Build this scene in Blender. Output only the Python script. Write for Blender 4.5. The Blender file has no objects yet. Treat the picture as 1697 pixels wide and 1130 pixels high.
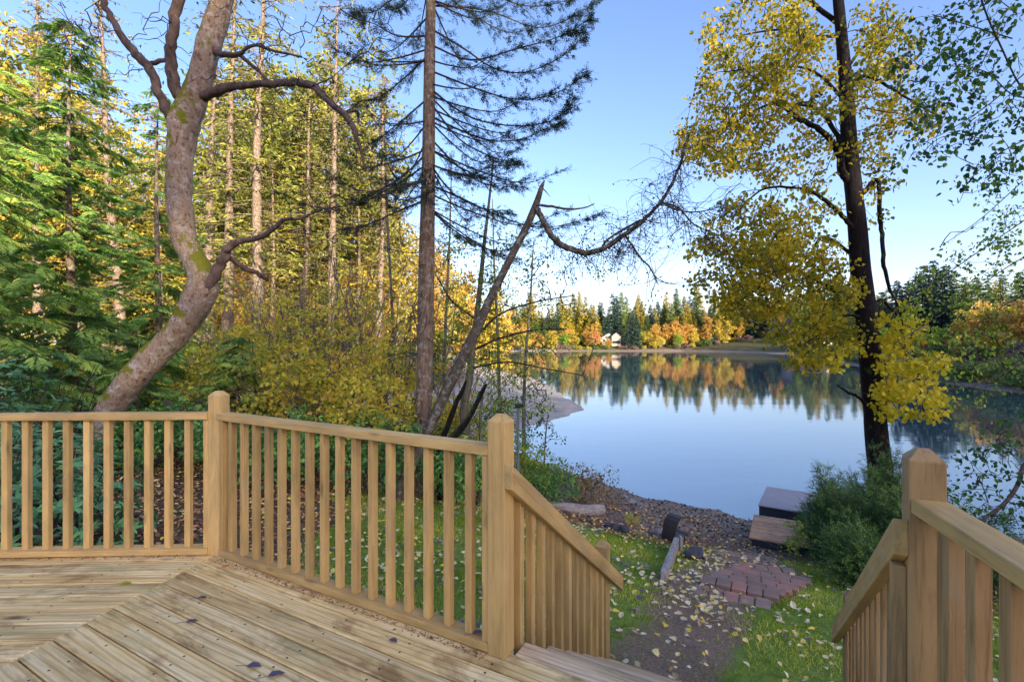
import bpy, bmesh, math, random
import numpy as np
from mathutils import Vector
R = math.radians
rng = np.random.default_rng(7)
random.seed(7)
sc = bpy.context.scene
COL = sc.collection

# ------------------------------------------------------------------ camera
EYE = 1.40                      # deck top is z = 0, x right, y forward
FPX = 801.0                     # focal length in photo pixels (1697 wide)
CX, CY = 848.5, 565.0
cam_d = bpy.data.cameras.new('camera'); cam = bpy.data.objects.new('camera', cam_d); COL.objects.link(cam)
cam.location = (0, 0, EYE); cam.rotation_euler = (R(90), 0, 0)
cam_d.sensor_width = 36; cam_d.lens = FPX/1697*36; cam_d.clip_start = .05; cam_d.clip_end = 4000
sc.camera = cam

# ------------------------------------------------------------------ light
SUN_EL, SUN_AZ = 16.0, 150.0    # low autumn sun behind the viewer to the right
w = bpy.data.worlds.new('World'); sc.world = w; w.use_nodes = True
nt = w.node_tree; bg = nt.nodes['Background']
sky = nt.nodes.new('ShaderNodeTexSky'); sky.sky_type = 'NISHITA'; sky.sun_disc = False
sky.sun_elevation = R(SUN_EL); sky.sun_rotation = R(SUN_AZ); sky.altitude = 1000; sky.air_density = 1.0; sky.dust_density = 4.4; sky.ozone_density = 1.8
hs = nt.nodes.new('ShaderNodeHueSaturation'); hs.inputs['Saturation'].default_value = 1.12
tn = nt.nodes.new('ShaderNodeMix'); tn.data_type = 'RGBA'; tn.blend_type = 'MULTIPLY'; tn.inputs[0].default_value = 1; tn.inputs[7].default_value = (1.10, .95, 1.02, 1)   # autumn air: a little less green
nt.links.new(sky.outputs[0], hs.inputs['Color']); nt.links.new(hs.outputs[0], tn.inputs[6]); nt.links.new(tn.outputs[2], bg.inputs[0]); bg.inputs[1].default_value = .15
sd = bpy.data.lights.new('sun', 'SUN'); sun = bpy.data.objects.new('sun', sd); COL.objects.link(sun)
sd.energy = 3.6; sd.angle = R(.5); sd.color = (1, .84, .62)
sv = Vector((math.sin(R(SUN_AZ))*math.cos(R(SUN_EL)), math.cos(R(SUN_AZ))*math.cos(R(SUN_EL)), math.sin(R(SUN_EL))))
sun.rotation_euler = sv.to_track_quat('Z', 'Y').to_euler(); sun.location = (20, -30, 30)
vs = sc.view_settings; vs.view_transform = 'Standard'; vs.look = 'None'; vs.gamma = 1; vs.exposure = 1.56
sc.render.engine = 'CYCLES'; sc.cycles.max_bounces = 7; sc.cycles.diffuse_bounces = 4; sc.cycles.glossy_bounces = 3; sc.cycles.transmission_bounces = 4

# ------------------------------------------------------------------ helpers
WATER = -3.1
def at(px, py, Y):
    return np.array([(px-CX)/FPX*Y, Y, EYE-(py-CY)/FPX*Y])
def tag(o, label=None, cat=None, group=None, kind=None):
    if label: o['label'] = label
    if cat: o['category'] = cat
    if group: o['group'] = group
    if kind: o['kind'] = kind
    return o
def thing(name, loc, label, cat, group=None, rotz=0):
    o = bpy.data.objects.new(name, None); COL.objects.link(o)
    o.location = tuple(float(c) for c in loc); o.rotation_euler = (0, 0, rotz); o.empty_display_size = .2
    return tag(o, label, cat, group)
def link(name, me, parent=None, mat=None):
    o = bpy.data.objects.new(name, me); COL.objects.link(o)
    if mat is not None and not me.materials: me.materials.append(mat)
    if parent: o.parent = parent
    return o
def copy_tree(o, parent=None):
    c = o.copy(); COL.objects.link(c)
    if parent: c.parent = parent
    for ch in list(o.children): copy_tree(ch, c)
    return c
ONES = ['', 'first', 'second', 'third', 'fourth', 'fifth', 'sixth', 'seventh', 'eighth', 'ninth', 'tenth', 'eleventh', 'twelfth', 'thirteenth', 'fourteenth', 'fifteenth', 'sixteenth', 'seventeenth', 'eighteenth', 'nineteenth']
def ordinal(n):
    if n == 100: return 'hundredth'
    if n > 100: return 'hundred-and-'+ordinal(n-100)
    if n < 20: return ONES[n]
    t = {2: 'twent', 3: 'thirt', 4: 'fort', 5: 'fift', 6: 'sixt', 7: 'sevent', 8: 'eight', 9: 'ninet'}[n//10]
    return t+'ieth' if n % 10 == 0 else t+'y-'+ONES[n % 10]
def unit(v):
    v = np.asarray(v, float); return v/(np.linalg.norm(v, axis=-1, keepdims=True)+1e-9)
def rdir(n):
    return unit(rng.normal(size=(n, 3)))
def catmull(P, k=6):
    P = np.asarray(P, float); Q = np.vstack([2*P[0]-P[1], P, 2*P[-1]-P[-2]]); out = []
    for i in range(1, len(Q)-2):
        a, b, c, d = Q[i-1:i+3]
        for t in np.arange(k)/k:
            out.append(.5*(2*b+(c-a)*t+(2*a-5*b+4*c-d)*t*t+(3*b-a-3*c+d)*t**3))
    out.append(Q[-2]); return np.array(out)

class Geo:
    def __init__(s): s.V = []; s.F = []; s.val = []; s.n = 0; s.sm = []
    def add(s, V, F, val, smooth=False):
        s.V.append(V); s.F.append(F+s.n); s.val.append(np.broadcast_to(val, (len(V),)).astype(float)); s.n += len(V)
        s.sm.append(np.full(len(F), smooth))
    def tube(s, P, rad, n=6, val=.5, rough=0, cap=False):
        P = np.asarray(P, float); m = len(P); rad = np.broadcast_to(rad, (m,)).astype(float)
        T = unit(np.gradient(P, axis=0)); mean = np.abs(unit(P[-1]-P[0])); ref = np.eye(3)[np.argmin(mean)]
        U = unit(np.cross(T, ref)); W = np.cross(T, U)
        a = np.arange(n)/n*2*math.pi
        rr = rad[:, None]*np.ones((1, n))
        if rough:
            ph = rng.uniform(0, 6.28, 8); i = np.arange(m)[:, None]
            rr = rr*(1+rough*(np.sin(2*a+ph[0]+i*.35)*.5+np.sin(3*a+ph[1]-i*.5)*.45+np.sin(5*a+ph[2]+i*.9)*.25+rng.normal(0, .25, (m, n))*.6))
        V = P[:, None]+rr[..., None]*(np.cos(a)[None, :, None]*U[:, None]+np.sin(a)[None, :, None]*W[:, None])
        V = V.reshape(-1, 3)
        i = np.arange(m-1)[:, None]*n; j = np.arange(n)[None]; k = (j+1) % n
        F = np.stack([i+j, i+k, i+n+k, i+n+j], -1).reshape(-1, 4)
        if cap:
            V = np.vstack([V, P[0], P[-1]]); c0 = m*n
            jj = np.arange(0, n, 2)
            F = np.vstack([F, np.stack([np.full(len(jj), c0), (jj+2) % n, jj+1, jj], -1), np.stack([np.full(len(jj), c0+1), (m-1)*n+jj, (m-1)*n+jj+1, (m-1)*n+(jj+2) % n], -1)])
        s.add(V, F, val, True)
    def leaves(s, P, A, N, L, W, val=None, mid=.45):
        k = len(P); A = unit(A); B = unit(np.cross(N, A)); N = np.cross(A, B)
        L = np.broadcast_to(L, (k,))[:, None]; W = np.broadcast_to(W, (k,))[:, None]
        if val is None: val = rng.random(k)
        V = np.stack([P, P+A*L*mid+B*W*.5+N*W*.12, P+A*L-N*L*.08, P+A*L*mid-B*W*.5+N*W*.12], 1).reshape(-1, 3)
        F = np.arange(k*4).reshape(-1, 4)
        s.add(V, F, np.repeat(np.broadcast_to(val, (k,)), 4))
    def fat(s, P, A, N, L, W, val=None):
        """rounder leaf: six-point outline, two quads"""
        k = len(P); A = unit(A); B = unit(np.cross(N, A)); N = np.cross(A, B)
        L = np.broadcast_to(L, (k,))[:, None]; W = np.broadcast_to(W, (k,))[:, None]
        if val is None: val = rng.random(k)
        V = np.stack([P, P+A*L*.28+B*W*.48+N*W*.1, P+A*L*.68+B*W*.36+N*W*.06, P+A*L-N*L*.1, P+A*L*.68-B*W*.36+N*W*.06, P+A*L*.28-B*W*.48+N*W*.1], 1).reshape(-1, 3)
        b = np.arange(k)[:, None]*6
        F = np.concatenate([b+np.array([[0, 1, 2, 3]]), b+np.array([[0, 3, 4, 5]])], 0)
        s.add(V, F, np.repeat(np.broadcast_to(val, (k,)), 6))
    def mesh(s, name, mat, base=(0, 0, 0)):
        V = np.concatenate(s.V)-np.asarray(base, float); F = np.concatenate(s.F); val = np.concatenate(s.val); sm = np.concatenate(s.sm)
        me = bpy.data.meshes.new(name); me.vertices.add(len(V)); me.vertices.foreach_set('co', V.astype(np.float32).ravel())
        nf = len(F); me.loops.add(nf*4); me.loops.foreach_set('vertex_index', F.astype(np.int32).ravel())
        me.polygons.add(nf); me.polygons.foreach_set('loop_start', np.arange(0, nf*4, 4, dtype=np.int32)); me.polygons.foreach_set('loop_total', np.full(nf, 4, dtype=np.int32))
        me.polygons.foreach_set('use_smooth', sm)
        at_ = me.attributes.new('v', 'FLOAT', 'POINT'); at_.data.foreach_set('value', val.astype(np.float32))
        me.update(calc_edges=True); me.materials.append(mat); return me
    def obj(s, name, mat, parent=None, base=None):
        if base is None: base = tuple(parent.location) if parent else (0, 0, 0)
        o = link(name, s.mesh(name, mat, base), parent)
        if parent and name in ('twigs', 'branches', 'boughs', 'stems', 'last_leaves'): o['kind'] = 'stuff'
        return o

def needles(geo, P0, D, Lt, n=9, L=.05, W=.012, val=None, flat=True):
    """needle sprays on both sides of twigs (P0, direction D, length Lt)"""
    k = len(P0); D = unit(D); up = np.array([0, 0, 1.0])+rng.normal(0, .35, (k, 3))
    S = unit(np.cross(D, up)); Nn = np.cross(S, D)
    t = (np.arange(n)+.5)/n
    sgn = np.where(np.arange(n) % 2, 1, -1)
    Lt = np.broadcast_to(Lt, (k,))
    P = P0[:, None]+D[:, None]*(t[None]*Lt[:, None])[..., None]
    A = D[:, None]*.62+S[:, None]*sgn[None, :, None]*.8+rng.normal(0, .18, (k, n, 3))
    A[:, -1] = D
    LL = L*(1.15-.5*t)[None]*rng.uniform(.75, 1.25, (k, n))
    if val is None: val = rng.random(k)
    vv = np.clip(np.repeat(val, n)+rng.normal(0, .08, k*n), 0, 1)
    geo.leaves(P.reshape(-1, 3), A.reshape(-1, 3), np.repeat(Nn, n, 0)+rng.normal(0, .3, (k*n, 3)), LL.ravel(), W*(LL.ravel()/L), vv)

def wander(p, d, L, n=6, curl=.35, grav=0.0):
    P = [np.array(p, float)]; d = unit(d); st = L/n
    for i in range(n):
        d = unit(d+rng.normal(0, curl, 3)+np.array([0, 0, grav])); P.append(P[-1]+d*st)
    return np.array(P)
def px_path(pts, Y, dy=0.0):
    """pixel polyline with depth Y (dy = depth change along it), smoothed; pts may carry widths in px"""
    m = len(pts); Ys = Y+dy*np.linspace(0, 1, m)
    P = np.array([at(p[0], p[1], y) for p, y in zip(pts, Ys)])
    C = catmull(np.hstack([P, np.array([[p[2]*y/FPX/2/math.sqrt(1+((p[0]-CX)/FPX)**2) if len(p) > 2 else 0] for p, y in zip(pts, Ys)])]), 5)
    return C[:, :3], np.maximum(C[:, 3], .002)
def fill_twigs(geo, skel, centers, r0=.012, r1=.003, wig=.08, n=5, sides=4):
    """join every leaf-cluster centre to the nearest point of the growing skeleton"""
    skel = np.asarray(skel, float); ends = []
    d = np.array([np.min(np.sum((skel-c)**2, 1)) for c in centers]); order = np.argsort(d)
    buf = np.zeros((len(skel)+len(centers)*3, 3)); buf[:len(skel)] = skel; m = len(skel)
    for i in order:
        c = centers[i]; j = np.argmin(np.sum((buf[:m]-c)**2, 1)); a = buf[j]; L = np.linalg.norm(c-a)
        t = np.linspace(0, 1, n)[:, None]; P = a*(1-t)+c*t; P[1:-1] += rng.normal(0, wig*L, (n-2, 3)); P[1:-1, 2] += .06*L; Pc = catmull(P, 2) if n > 4 else P
        rr = min(1.0, .35+L*.9)
        geo.tube(Pc, np.linspace(r0*rr, r1, len(Pc)), sides); buf[m:m+2] = P[2:4]; m += 2
        ends.append((c, P[-1]-P[0]))
    return ends
def px_centers(regs, Y, dY, n):
    """cluster centres inside pixel ellipses (cx, cy, rx, ry, weight) at depth Y +- dY"""
    wts = np.array([r[4] for r in regs], float); wts /= wts.sum(); out = []
    for k in rng.choice(len(regs), n, p=wts):
        cx, cy, rx, ry, _ = regs[k]; a = rng.uniform(0, 6.283); q = math.sqrt(rng.random())
        out.append(at(cx+rx*q*math.cos(a), cy+ry*q*math.sin(a), Y+rng.normal(0, .5)*dY))
    return np.array(out)
def cluster_leaves(geo, centers, k, rad, L, W, hang=.4, fat=False, val0=None):
    c = np.repeat(centers, k, 0); n = len(c)
    P = c+rdir(n)*(rad*rng.random(n)**.5)[:, None]*np.array([1, 1, .75])
    A = rdir(n)+np.array([0, 0, -hang*2]); N = rdir(n)+np.array([0, 0, .8])
    v = np.clip(np.repeat(rng.random(len(centers)), k)*.55+rng.random(n)*.45, 0, 1) if val0 is None else val0
    s = rng.uniform(.55, 1.4, n)
    (geo.fat if fat else geo.leaves)(P, A, N, L*s, W*s, v)

# ------------------------------------------------------------------ materials
def mat_new(name):
    m = bpy.data.materials.new(name); m.use_nodes = True; n = m.node_tree; b = n.nodes['Principled BSDF']; return m, n, b
def nd(n, t, **kw):
    x = n.nodes.new(t)
    for k, v in kw.items(): setattr(x, k, v)
    return x
def ramp(n, fac, stops, interp='LINEAR'):
    r = n.nodes.new('ShaderNodeValToRGB'); r.color_ramp.interpolation = interp; e = r.color_ramp.elements
    while len(e) < len(stops): e.new(.5)
    for el, (p, c) in zip(e, stops): el.position = p; el.color = (*c, 1) if len(c) == 3 else c
    if fac is not None: n.links.new(fac, r.inputs[0])
    return r
def noise(n, vec, scale, detail=4, rough=.55, dist=0):
    x = n.nodes.new('ShaderNodeTexNoise'); x.inputs['Scale'].default_value = scale; x.inputs['Detail'].default_value = detail
    x.inputs['Roughness'].default_value = rough; x.inputs['Distortion'].default_value = dist
    if vec is not None: n.links.new(vec, x.inputs['Vector'])
    return x
def mixc(n, a, b, f, mode='MIX'):
    x = n.nodes.new('ShaderNodeMix'); x.data_type = 'RGBA'; x.blend_type = mode
    for s, v in ((x.inputs[6], a), (x.inputs[7], b), (x.inputs[0], f)):
        if isinstance(v, (int, float)): s.default_value = v
        elif isinstance(v, tuple): s.default_value = (*v, 1)
        else: n.links.new(v, s)
    return x.outputs[2]
def mth(n, op, a, b=None, clamp=False):
    x = n.nodes.new('ShaderNodeMath'); x.operation = op; x.use_clamp = clamp
    for s, v in zip(x.inputs, (a, b)):
        if v is None: continue
        if isinstance(v, (int, float)): s.default_value = v
        else: n.links.new(v, s)
    return x.outputs[0]
def mapping(n, src, scale=(1, 1, 1), offs=None):
    x = n.nodes.new('ShaderNodeMapping'); x.inputs['Scale'].default_value = scale; n.links.new(src, x.inputs['Vector'])
    if offs is not None: n.links.new(offs, x.inputs['Location'])
    return x.outputs[0]
def bump(n, b, h, strength, dist=.01):
    x = n.nodes.new('ShaderNodeBump'); x.inputs['Strength'].default_value = strength; x.inputs['Distance'].default_value = dist
    n.links.new(h, x.inputs['Height']); n.links.new(x.outputs[0], b.inputs['Normal'])

def leaf_mat(name, stops, transl=.35, rough=.55, vary=.25, spec=.25):
    m, n, b = mat_new(name); a = nd(n, 'ShaderNodeAttribute', attribute_name='v')
    oi = nd(n, 'ShaderNodeObjectInfo')
    f = mth(n, 'ADD', a.outputs['Fac'], mth(n, 'MULTIPLY', mth(n, 'SUBTRACT', oi.outputs['Random'], .5), vary), True)
    c = ramp(n, f, stops).outputs[0]
    n.links.new(c, b.inputs['Base Color']); b.inputs['Roughness'].default_value = rough; b.inputs['Specular IOR Level'].default_value = spec
    t = nd(n, 'ShaderNodeBsdfTranslucent'); n.links.new(c, t.inputs[0])
    mx = nd(n, 'ShaderNodeMixShader'); mx.inputs[0].default_value = transl
    n.links.new(b.outputs[0], mx.inputs[1]); n.links.new(t.outputs[0], mx.inputs[2]); n.links.new(mx.outputs[0], n.nodes['Material Output'].inputs[0])
    return m
def bark_mat(name, stops, scale=(14, 14, 2.5), bstr=.6, bdist=.02, moss=None, lich=None):
    m, n, b = mat_new(name); tc = nd(n, 'ShaderNodeTexCoord'); v = mapping(n, tc.outputs['Object'], scale)
    x = noise(n, v, 1.0, 8, .65, .6); c = ramp(n, x.outputs['Fac'], stops).outputs[0]
    y = noise(n, tc.outputs['Object'], 2.2, 5, .6)
    c = mixc(n, c, (.75, .72, .72), mth(n, 'MULTIPLY', y.outputs['Fac'], .35), 'MULTIPLY')
    if lich:
        z = noise(n, tc.outputs['Object'], 9, 6, .7); k = ramp(n, z.outputs['Fac'], [(.52, (0, 0, 0)), (.62, (1, 1, 1))]).outputs[0]
        c = mixc(n, c, lich, mth(n, 'MULTIPLY', k, .7))
    if moss:
        geo = nd(n, 'ShaderNodeNewGeometry'); sep = nd(n, 'ShaderNodeSeparateXYZ'); n.links.new(geo.outputs['Normal'], sep.inputs[0])
        z = noise(n, tc.outputs['Object'], 3.0, 6, .65)
        k = mth(n, 'ADD', mth(n, 'MULTIPLY', sep.outputs['Z'], .75), mth(n, 'MULTIPLY', mth(n, 'SUBTRACT', z.outputs['Fac'], .5), 2.2))
        c = mixc(n, c, moss, ramp(n, k, [(moss_lo, (0, 0, 0)), (moss_lo+.12, (1, 1, 1))]).outputs[0])
    n.links.new(c, b.inputs['Base Color']); b.inputs['Roughness'].default_value = .85; b.inputs['Specular IOR Level'].default_value = .2
    q_ = noise(n, tc.outputs['Object'], 38, 6, .75); bump(n, b, mth(n, 'ADD', x.outputs['Fac'], mth(n, 'MULTIPLY', q_.outputs['Fac'], .35)), bstr, bdist); return m
moss_lo = .17
def plain(name, col, rough=.6, nscale=8, var=.25, metal=0, bstr=0):
    m, n, b = mat_new(name); tc = nd(n, 'ShaderNodeTexCoord'); x = noise(n, tc.outputs['Object'], nscale, 5, .6)
    c = mixc(n, tuple(k*(1-var) for k in col), tuple(min(1, k*(1+var)) for k in col), x.outputs['Fac'])
    n.links.new(c, b.inputs['Base Color']); b.inputs['Roughness'].default_value = rough; b.inputs['Metallic'].default_value = metal
    if bstr: bump(n, b, x.outputs['Fac'], bstr, .02)
    return m
def paint_mat(name, col, wear=.3):
    """tan stain on sawn lumber, grain along the local x axis"""
    m, n, b = mat_new(name); tc = nd(n, 'ShaderNodeTexCoord'); oi = nd(n, 'ShaderNodeObjectInfo')
    off = nd(n, 'ShaderNodeCombineXYZ'); r = mth(n, 'MULTIPLY', oi.outputs['Random'], 40)
    for i in range(3): n.links.new(r, off.inputs[i])
    g = noise(n, mapping(n, tc.outputs['Object'], (2.2, 42, 42), off.outputs[0]), 1, 7, .7, .6)
    l = noise(n, mapping(n, tc.outputs['Object'], (2.5, 7, 7), off.outputs[0]), 1, 5, .6)
    d = tuple(k*.66 for k in col); h = tuple(min(1, k*1.22) for k in col)
    c = ramp(n, l.outputs['Fac'], [(.25, d), (.5, col), (.75, h)]).outputs[0]
    gr = ramp(n, g.outputs['Fac'], [(.34, (.38, .30, .25)), (.52, (1, 1, 1))]).outputs[0]
    c = mixc(n, c, gr, wear, 'MULTIPLY')
    vo = nd(n, 'ShaderNodeTexVoronoi'); vo.inputs['Scale'].default_value = 1; n.links.new(mapping(n, tc.outputs['Object'], (3.2, 11, 11), off.outputs[0]), vo.inputs['Vector'])
    sc_ = nd(n, 'ShaderNodeSeparateColor'); n.links.new(vo.outputs['Color'], sc_.inputs[0])
    kn = mth(n, 'MULTIPLY', ramp(n, vo.outputs['Distance'], [(.06, (1, 1, 1)), (.2, (0, 0, 0))]).outputs[0], mth(n, 'GREATER_THAN', sc_.outputs[0], .72))
    c = mixc(n, c, tuple(k*.3 for k in col), mth(n, 'MULTIPLY', kn, .7))
    ws = noise(n, mapping(n, tc.outputs['Object'], (1.6, 5, 5), off.outputs[0]), 1.4, 6, .7, .8)
    c = mixc(n, c, (.34, .31, .22), mth(n, 'MULTIPLY', ramp(n, ws.outputs['Fac'], [(.54, (0, 0, 0)), (.70, (1, 1, 1))]).outputs[0], .45))
    tone = mth(n, 'ADD', mth(n, 'MULTIPLY', oi.outputs['Random'], .26), .87)
    cc = nd(n, 'ShaderNodeCombineColor'); [n.links.new(tone, cc.inputs[i]) for i in range(3)]
    c = mixc(n, c, cc.outputs[0], 1.0, 'MULTIPLY')
    n.links.new(c, b.inputs['Base Color']); b.inputs['Roughness'].default_value = .62; b.inputs['Specular IOR Level'].default_value = .3
    bump(n, b, g.outputs['Fac'], .6, .006); return m
def deck_mat(name, a, bcol, pale, red=0.0):
    m, n, b = mat_new(name); tc = nd(n, 'ShaderNodeTexCoord'); oi = nd(n, 'ShaderNodeObjectInfo')
    off = nd(n, 'ShaderNodeCombineXYZ'); r = mth(n, 'MULTIPLY', oi.outputs['Random'], 97)
    for i in range(3): n.links.new(r, off.inputs[i])
    o = tc.outputs['Object']
    g1 = noise(n, mapping(n, o, (2.0, 30, 20), off.outputs[0]), 1, 9, .72, 1.0)
    g2 = noise(n, mapping(n, o, (.9, 9, 5), off.outputs[0]), 1, 6, .6, 1.2)
    g3 = noise(n, mapping(n, o, (2.2, 5, 5), off.outputs[0]), 1, 6, .65, .3)
    c = ramp(n, g2.outputs['Fac'], [(.30, a), (.46, bcol), (.62, pale)]).outputs[0]
    fine = ramp(n, g1.outputs['Fac'], [(.36, (.34, .26, .20)), (.54, (1, 1, 1))]).outputs[0]
    c = mixc(n, c, fine, .42, 'MULTIPLY')
    # growth rings that swerve round the knots
    wv = nd(n, 'ShaderNodeTexWave'); wv.wave_type = 'BANDS'; wv.bands_direction = 'Y'; wv.inputs['Scale'].default_value = 2.6; wv.inputs['Distortion'].default_value = 9; wv.inputs['Detail'].default_value = 2; wv.inputs['Detail Scale'].default_value = .5
    n.links.new(mapping(n, o, (.4, 3.4, 2), off.outputs[0]), wv.inputs['Vector'])
    c = mixc(n, c, ramp(n, wv.outputs['Fac'], [(.0, (.55, .43, .30)), (.28, (1, 1, 1))]).outputs[0], .55, 'MULTIPLY')
    tone = mth(n, 'ADD', mth(n, 'MULTIPLY', oi.outputs['Random'], .28), .86)
    cc = nd(n, 'ShaderNodeCombineColor'); [n.links.new(tone, cc.inputs[i]) for i in range(3)]
    c = mixc(n, c, cc.outputs[0], 1.0, 'MULTIPLY')
    # weather stains
    st = ramp(n, g3.outputs['Fac'], [(.52, (1, 1, 1)), (.66, (.36, .26, .21))]).outputs[0]
    c = mixc(n, c, st, .78, 'MULTIPLY')
    # green algae bloom
    al = noise(n, mapping(n, o, (1.1, 2.2, 2), off.outputs[0]), 1.3, 3, .5)
    c = mixc(n, c, (.17, .22, .07), mth(n, 'MULTIPLY', ramp(n, al.outputs['Fac'], [(.60, (0, 0, 0)), (.74, (1, 1, 1))]).outputs[0], .55))
    # knots
    vo = nd(n, 'ShaderNodeTexVoronoi'); vo.inputs['Scale'].default_value = 1; n.links.new(mapping(n, o, (2.6, 8.5, 4), off.outputs[0]), vo.inputs['Vector'])
    sepc = nd(n, 'ShaderNodeSeparateColor'); n.links.new(vo.outputs['Color'], sepc.inputs[0])
    pick = mth(n, 'GREATER_THAN', sepc.outputs[0], .52)
    kn = mth(n, 'MULTIPLY', ramp(n, vo.outputs['Distance'], [(.08, (1, 1, 1)), (.22, (0, 0, 0))]).outputs[0], pick)
    c = mixc(n, c, (.045, .028, .022), mth(n, 'MULTIPLY', kn, .88))
    n.links.new(c, b.inputs['Base Color']); b.inputs['Roughness'].default_value = .6; b.inputs['Specular IOR Level'].default_value = .35
    bump(n, b, g1.outputs['Fac'], .2, .003); return m

M = {}
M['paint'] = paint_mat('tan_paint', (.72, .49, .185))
M['paint_shade'] = paint_mat('tan_paint_weathered_shade', (.60, .405, .15), .38)  # darker tan copy: railing shade put into the colour, with slightly more wear
M['paint_worn_shade'] = paint_mat('worn_tan_paint_shade', (.40, .26, .11), .7)  # darkest tan copy: shade on right-hand parts put into the colour, plus heavier wear
M['deck'] = deck_mat('deck_lumber', (.55, .38, .145), (.80, .615, .265), (.90, .755, .40))
M['tread'] = deck_mat('tread_lumber', (.46, .31, .17), (.66, .50, .30), (.78, .64, .43))
M['dark_wood'] = plain('dark_framing', (.05, .035, .025), .8)
M['nail'] = plain('nail_steel', (.04, .035, .035), .6)
M['madrone'] = bark_mat('madrone_bark', [(0.3, (0.0873, 0.05, 0.036)), (0.42, (0.291, 0.19, 0.132)), (0.52, (0.4462, 0.35, 0.248)), (0.62, (0.3492, 0.24, 0.172)), (0.75, (0.6402, 0.61, 0.456))], (17, 17, 9), 1.2, .05, moss=(.20, .21, .02), lich=(.58, .55, .52))
M['madrone_limb'] = bark_mat('madrone_limb_bark', [(0.3, (0.0485, 0.035, 0.032)), (0.6, (0.1552, 0.11, 0.096)), (0.8, (0.2716, 0.22, 0.176))], (9, 9, 6), .4, .01)
M['fir_bark'] = bark_mat('fir_bark', [(0.3, (0.0534, 0.035, 0.024)), (0.48, (0.2134, 0.15, 0.1)), (0.66, (0.3492, 0.27, 0.192)), (0.85, (0.4656, 0.42, 0.32))], (26, 26, 5), 1.0, .03, lich=(.42, .41, .37))
moss_lo = .22
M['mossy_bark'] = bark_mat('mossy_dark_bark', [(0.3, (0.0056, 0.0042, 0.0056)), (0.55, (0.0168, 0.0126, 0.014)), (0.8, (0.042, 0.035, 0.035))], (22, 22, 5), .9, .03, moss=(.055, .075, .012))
M['snag_bark'] = bark_mat('grey_snag_bark', [(0.3, (0.0489, 0.0396, 0.0288)), (0.6, (0.1327, 0.1116, 0.0806)), (0.85, (0.2375, 0.216, 0.1613))], (18, 18, 4), .6, .012, lich=(.32, .33, .30))
M['grey_bark'] = bark_mat('grey_bark', [(0.3, (0.097, 0.09, 0.068)), (0.6, (0.2425, 0.23, 0.176)), (0.85, (0.4074, 0.41, 0.32))], (12, 12, 3), .5, .02)
M['twig'] = plain('twig_bark', (.05, .036, .036), .8)
M['twig_grey'] = plain('pale_twig_bark', (.16, .13, .11), .8)
M['drift'] = bark_mat('driftwood', [(.3, (.20, .18, .17)), (.6, (.42, .40, .38)), (.85, (.62, .60, .58))], (4, 20, 20), .6, .01)
M['fir_needles'] = leaf_mat('fir_needles', [(0, (0.0144, 0.0312, 0.024)), (0.5, (0.0336, 0.0696, 0.0432)), (1, (0.066, 0.114, 0.054))], .15)
M['cedar'] = leaf_mat('cedar_fronds', [(0, (0.1048, 0.21, 0.0481)), (0.5, (0.2306, 0.4199, 0.0961)), (0.85, (0.5026, 0.6928, 0.1443)), (1, (0.85, 0.85, 0.1603))], .35)
M['yew'] = leaf_mat('yew_needles', [(0, (0.0245, 0.0592, 0.0211)), (0.6, (0.0673, 0.1478, 0.0456)), (1, (0.2142, 0.3203, 0.0615))], .15)
M['cotton'] = leaf_mat('cottonwood_leaves', [(0, (.10, .14, .015)), (.3, (.28, .27, .02)), (.6, (.54, .42, .02)), (.9, (.72, .56, .04)), (1, (.40, .22, .05))], .45)
M['bright_yellow'] = leaf_mat('bright_yellow_leaves', [(0, (.45, .42, .02)), (.5, (.75, .62, .03)), (1, (.85, .72, .08))], .45)
M['yellow'] = leaf_mat('yellow_shrub_leaves', [(0, (.20, .28, .05)), (.3, (.52, .52, .07)), (.65, (.84, .70, .08)), (.88, (.85, .62, .10)), (1, (.72, .40, .12))], .45)
M['orange_leaf'] = leaf_mat('orange_leaves', [(0, (.35, .22, .05)), (.5, (.62, .38, .08)), (1, (.72, .48, .14))], .4)
M['green_leaf'] = leaf_mat('green_leaves', [(0, (0.0156, 0.0585, 0.0264)), (0.6, (0.052, 0.143, 0.036)), (0.9, (0.143, 0.26, 0.036)), (1, (0.325, 0.416, 0.048))], .3)
M['lime_leaf'] = leaf_mat('lime_leaves', [(0, (0.0805, 0.1943, 0.0363)), (0.5, (0.2254, 0.3887, 0.0484)), (1, (0.5796, 0.598, 0.0605))], .4)
M['rhodo'] = leaf_mat('rhododendron_leaves', [(0, (0.0536, 0.1573, 0.0725)), (0.6, (0.1432, 0.3432, 0.1361)), (1, (0.3222, 0.6864, 0.2177))], .12, .35, .2, .5)
M['salal'] = leaf_mat('salal_leaves', [(0, (0.042, 0.1421, 0.0481)), (0.5, (0.1225, 0.316, 0.084)), (0.9, (0.3149, 0.6001, 0.1081)), (1, (0.85, 0.85, 0.0961))], .2, .45)
M['brown_bush'] = leaf_mat('brown_bush_leaves', [(0, (0.0975, 0.0819, 0.0312)), (0.4, (0.234, 0.2002, 0.0624)), (0.75, (0.429, 0.273, 0.0936)), (1, (0.663, 0.364, 0.1248))], .25)
M['gold_fir'] = leaf_mat('sunlit_fir_foliage', [(0, (.10, .10, .02)), (.5, (.36, .32, .04)), (1, (.66, .52, .07))], .25, .6, .5)  # gold of the low sun put into the foliage colour
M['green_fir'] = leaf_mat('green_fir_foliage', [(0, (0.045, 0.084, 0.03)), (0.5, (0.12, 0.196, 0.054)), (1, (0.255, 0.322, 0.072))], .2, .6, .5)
M['soft_green'] = leaf_mat('soft_green_foliage', [(0, (0.115, 0.1495, 0.033)), (0.5, (0.299, 0.3335, 0.066)), (1, (0.575, 0.529, 0.088))], .3, .6, .5)
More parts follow.
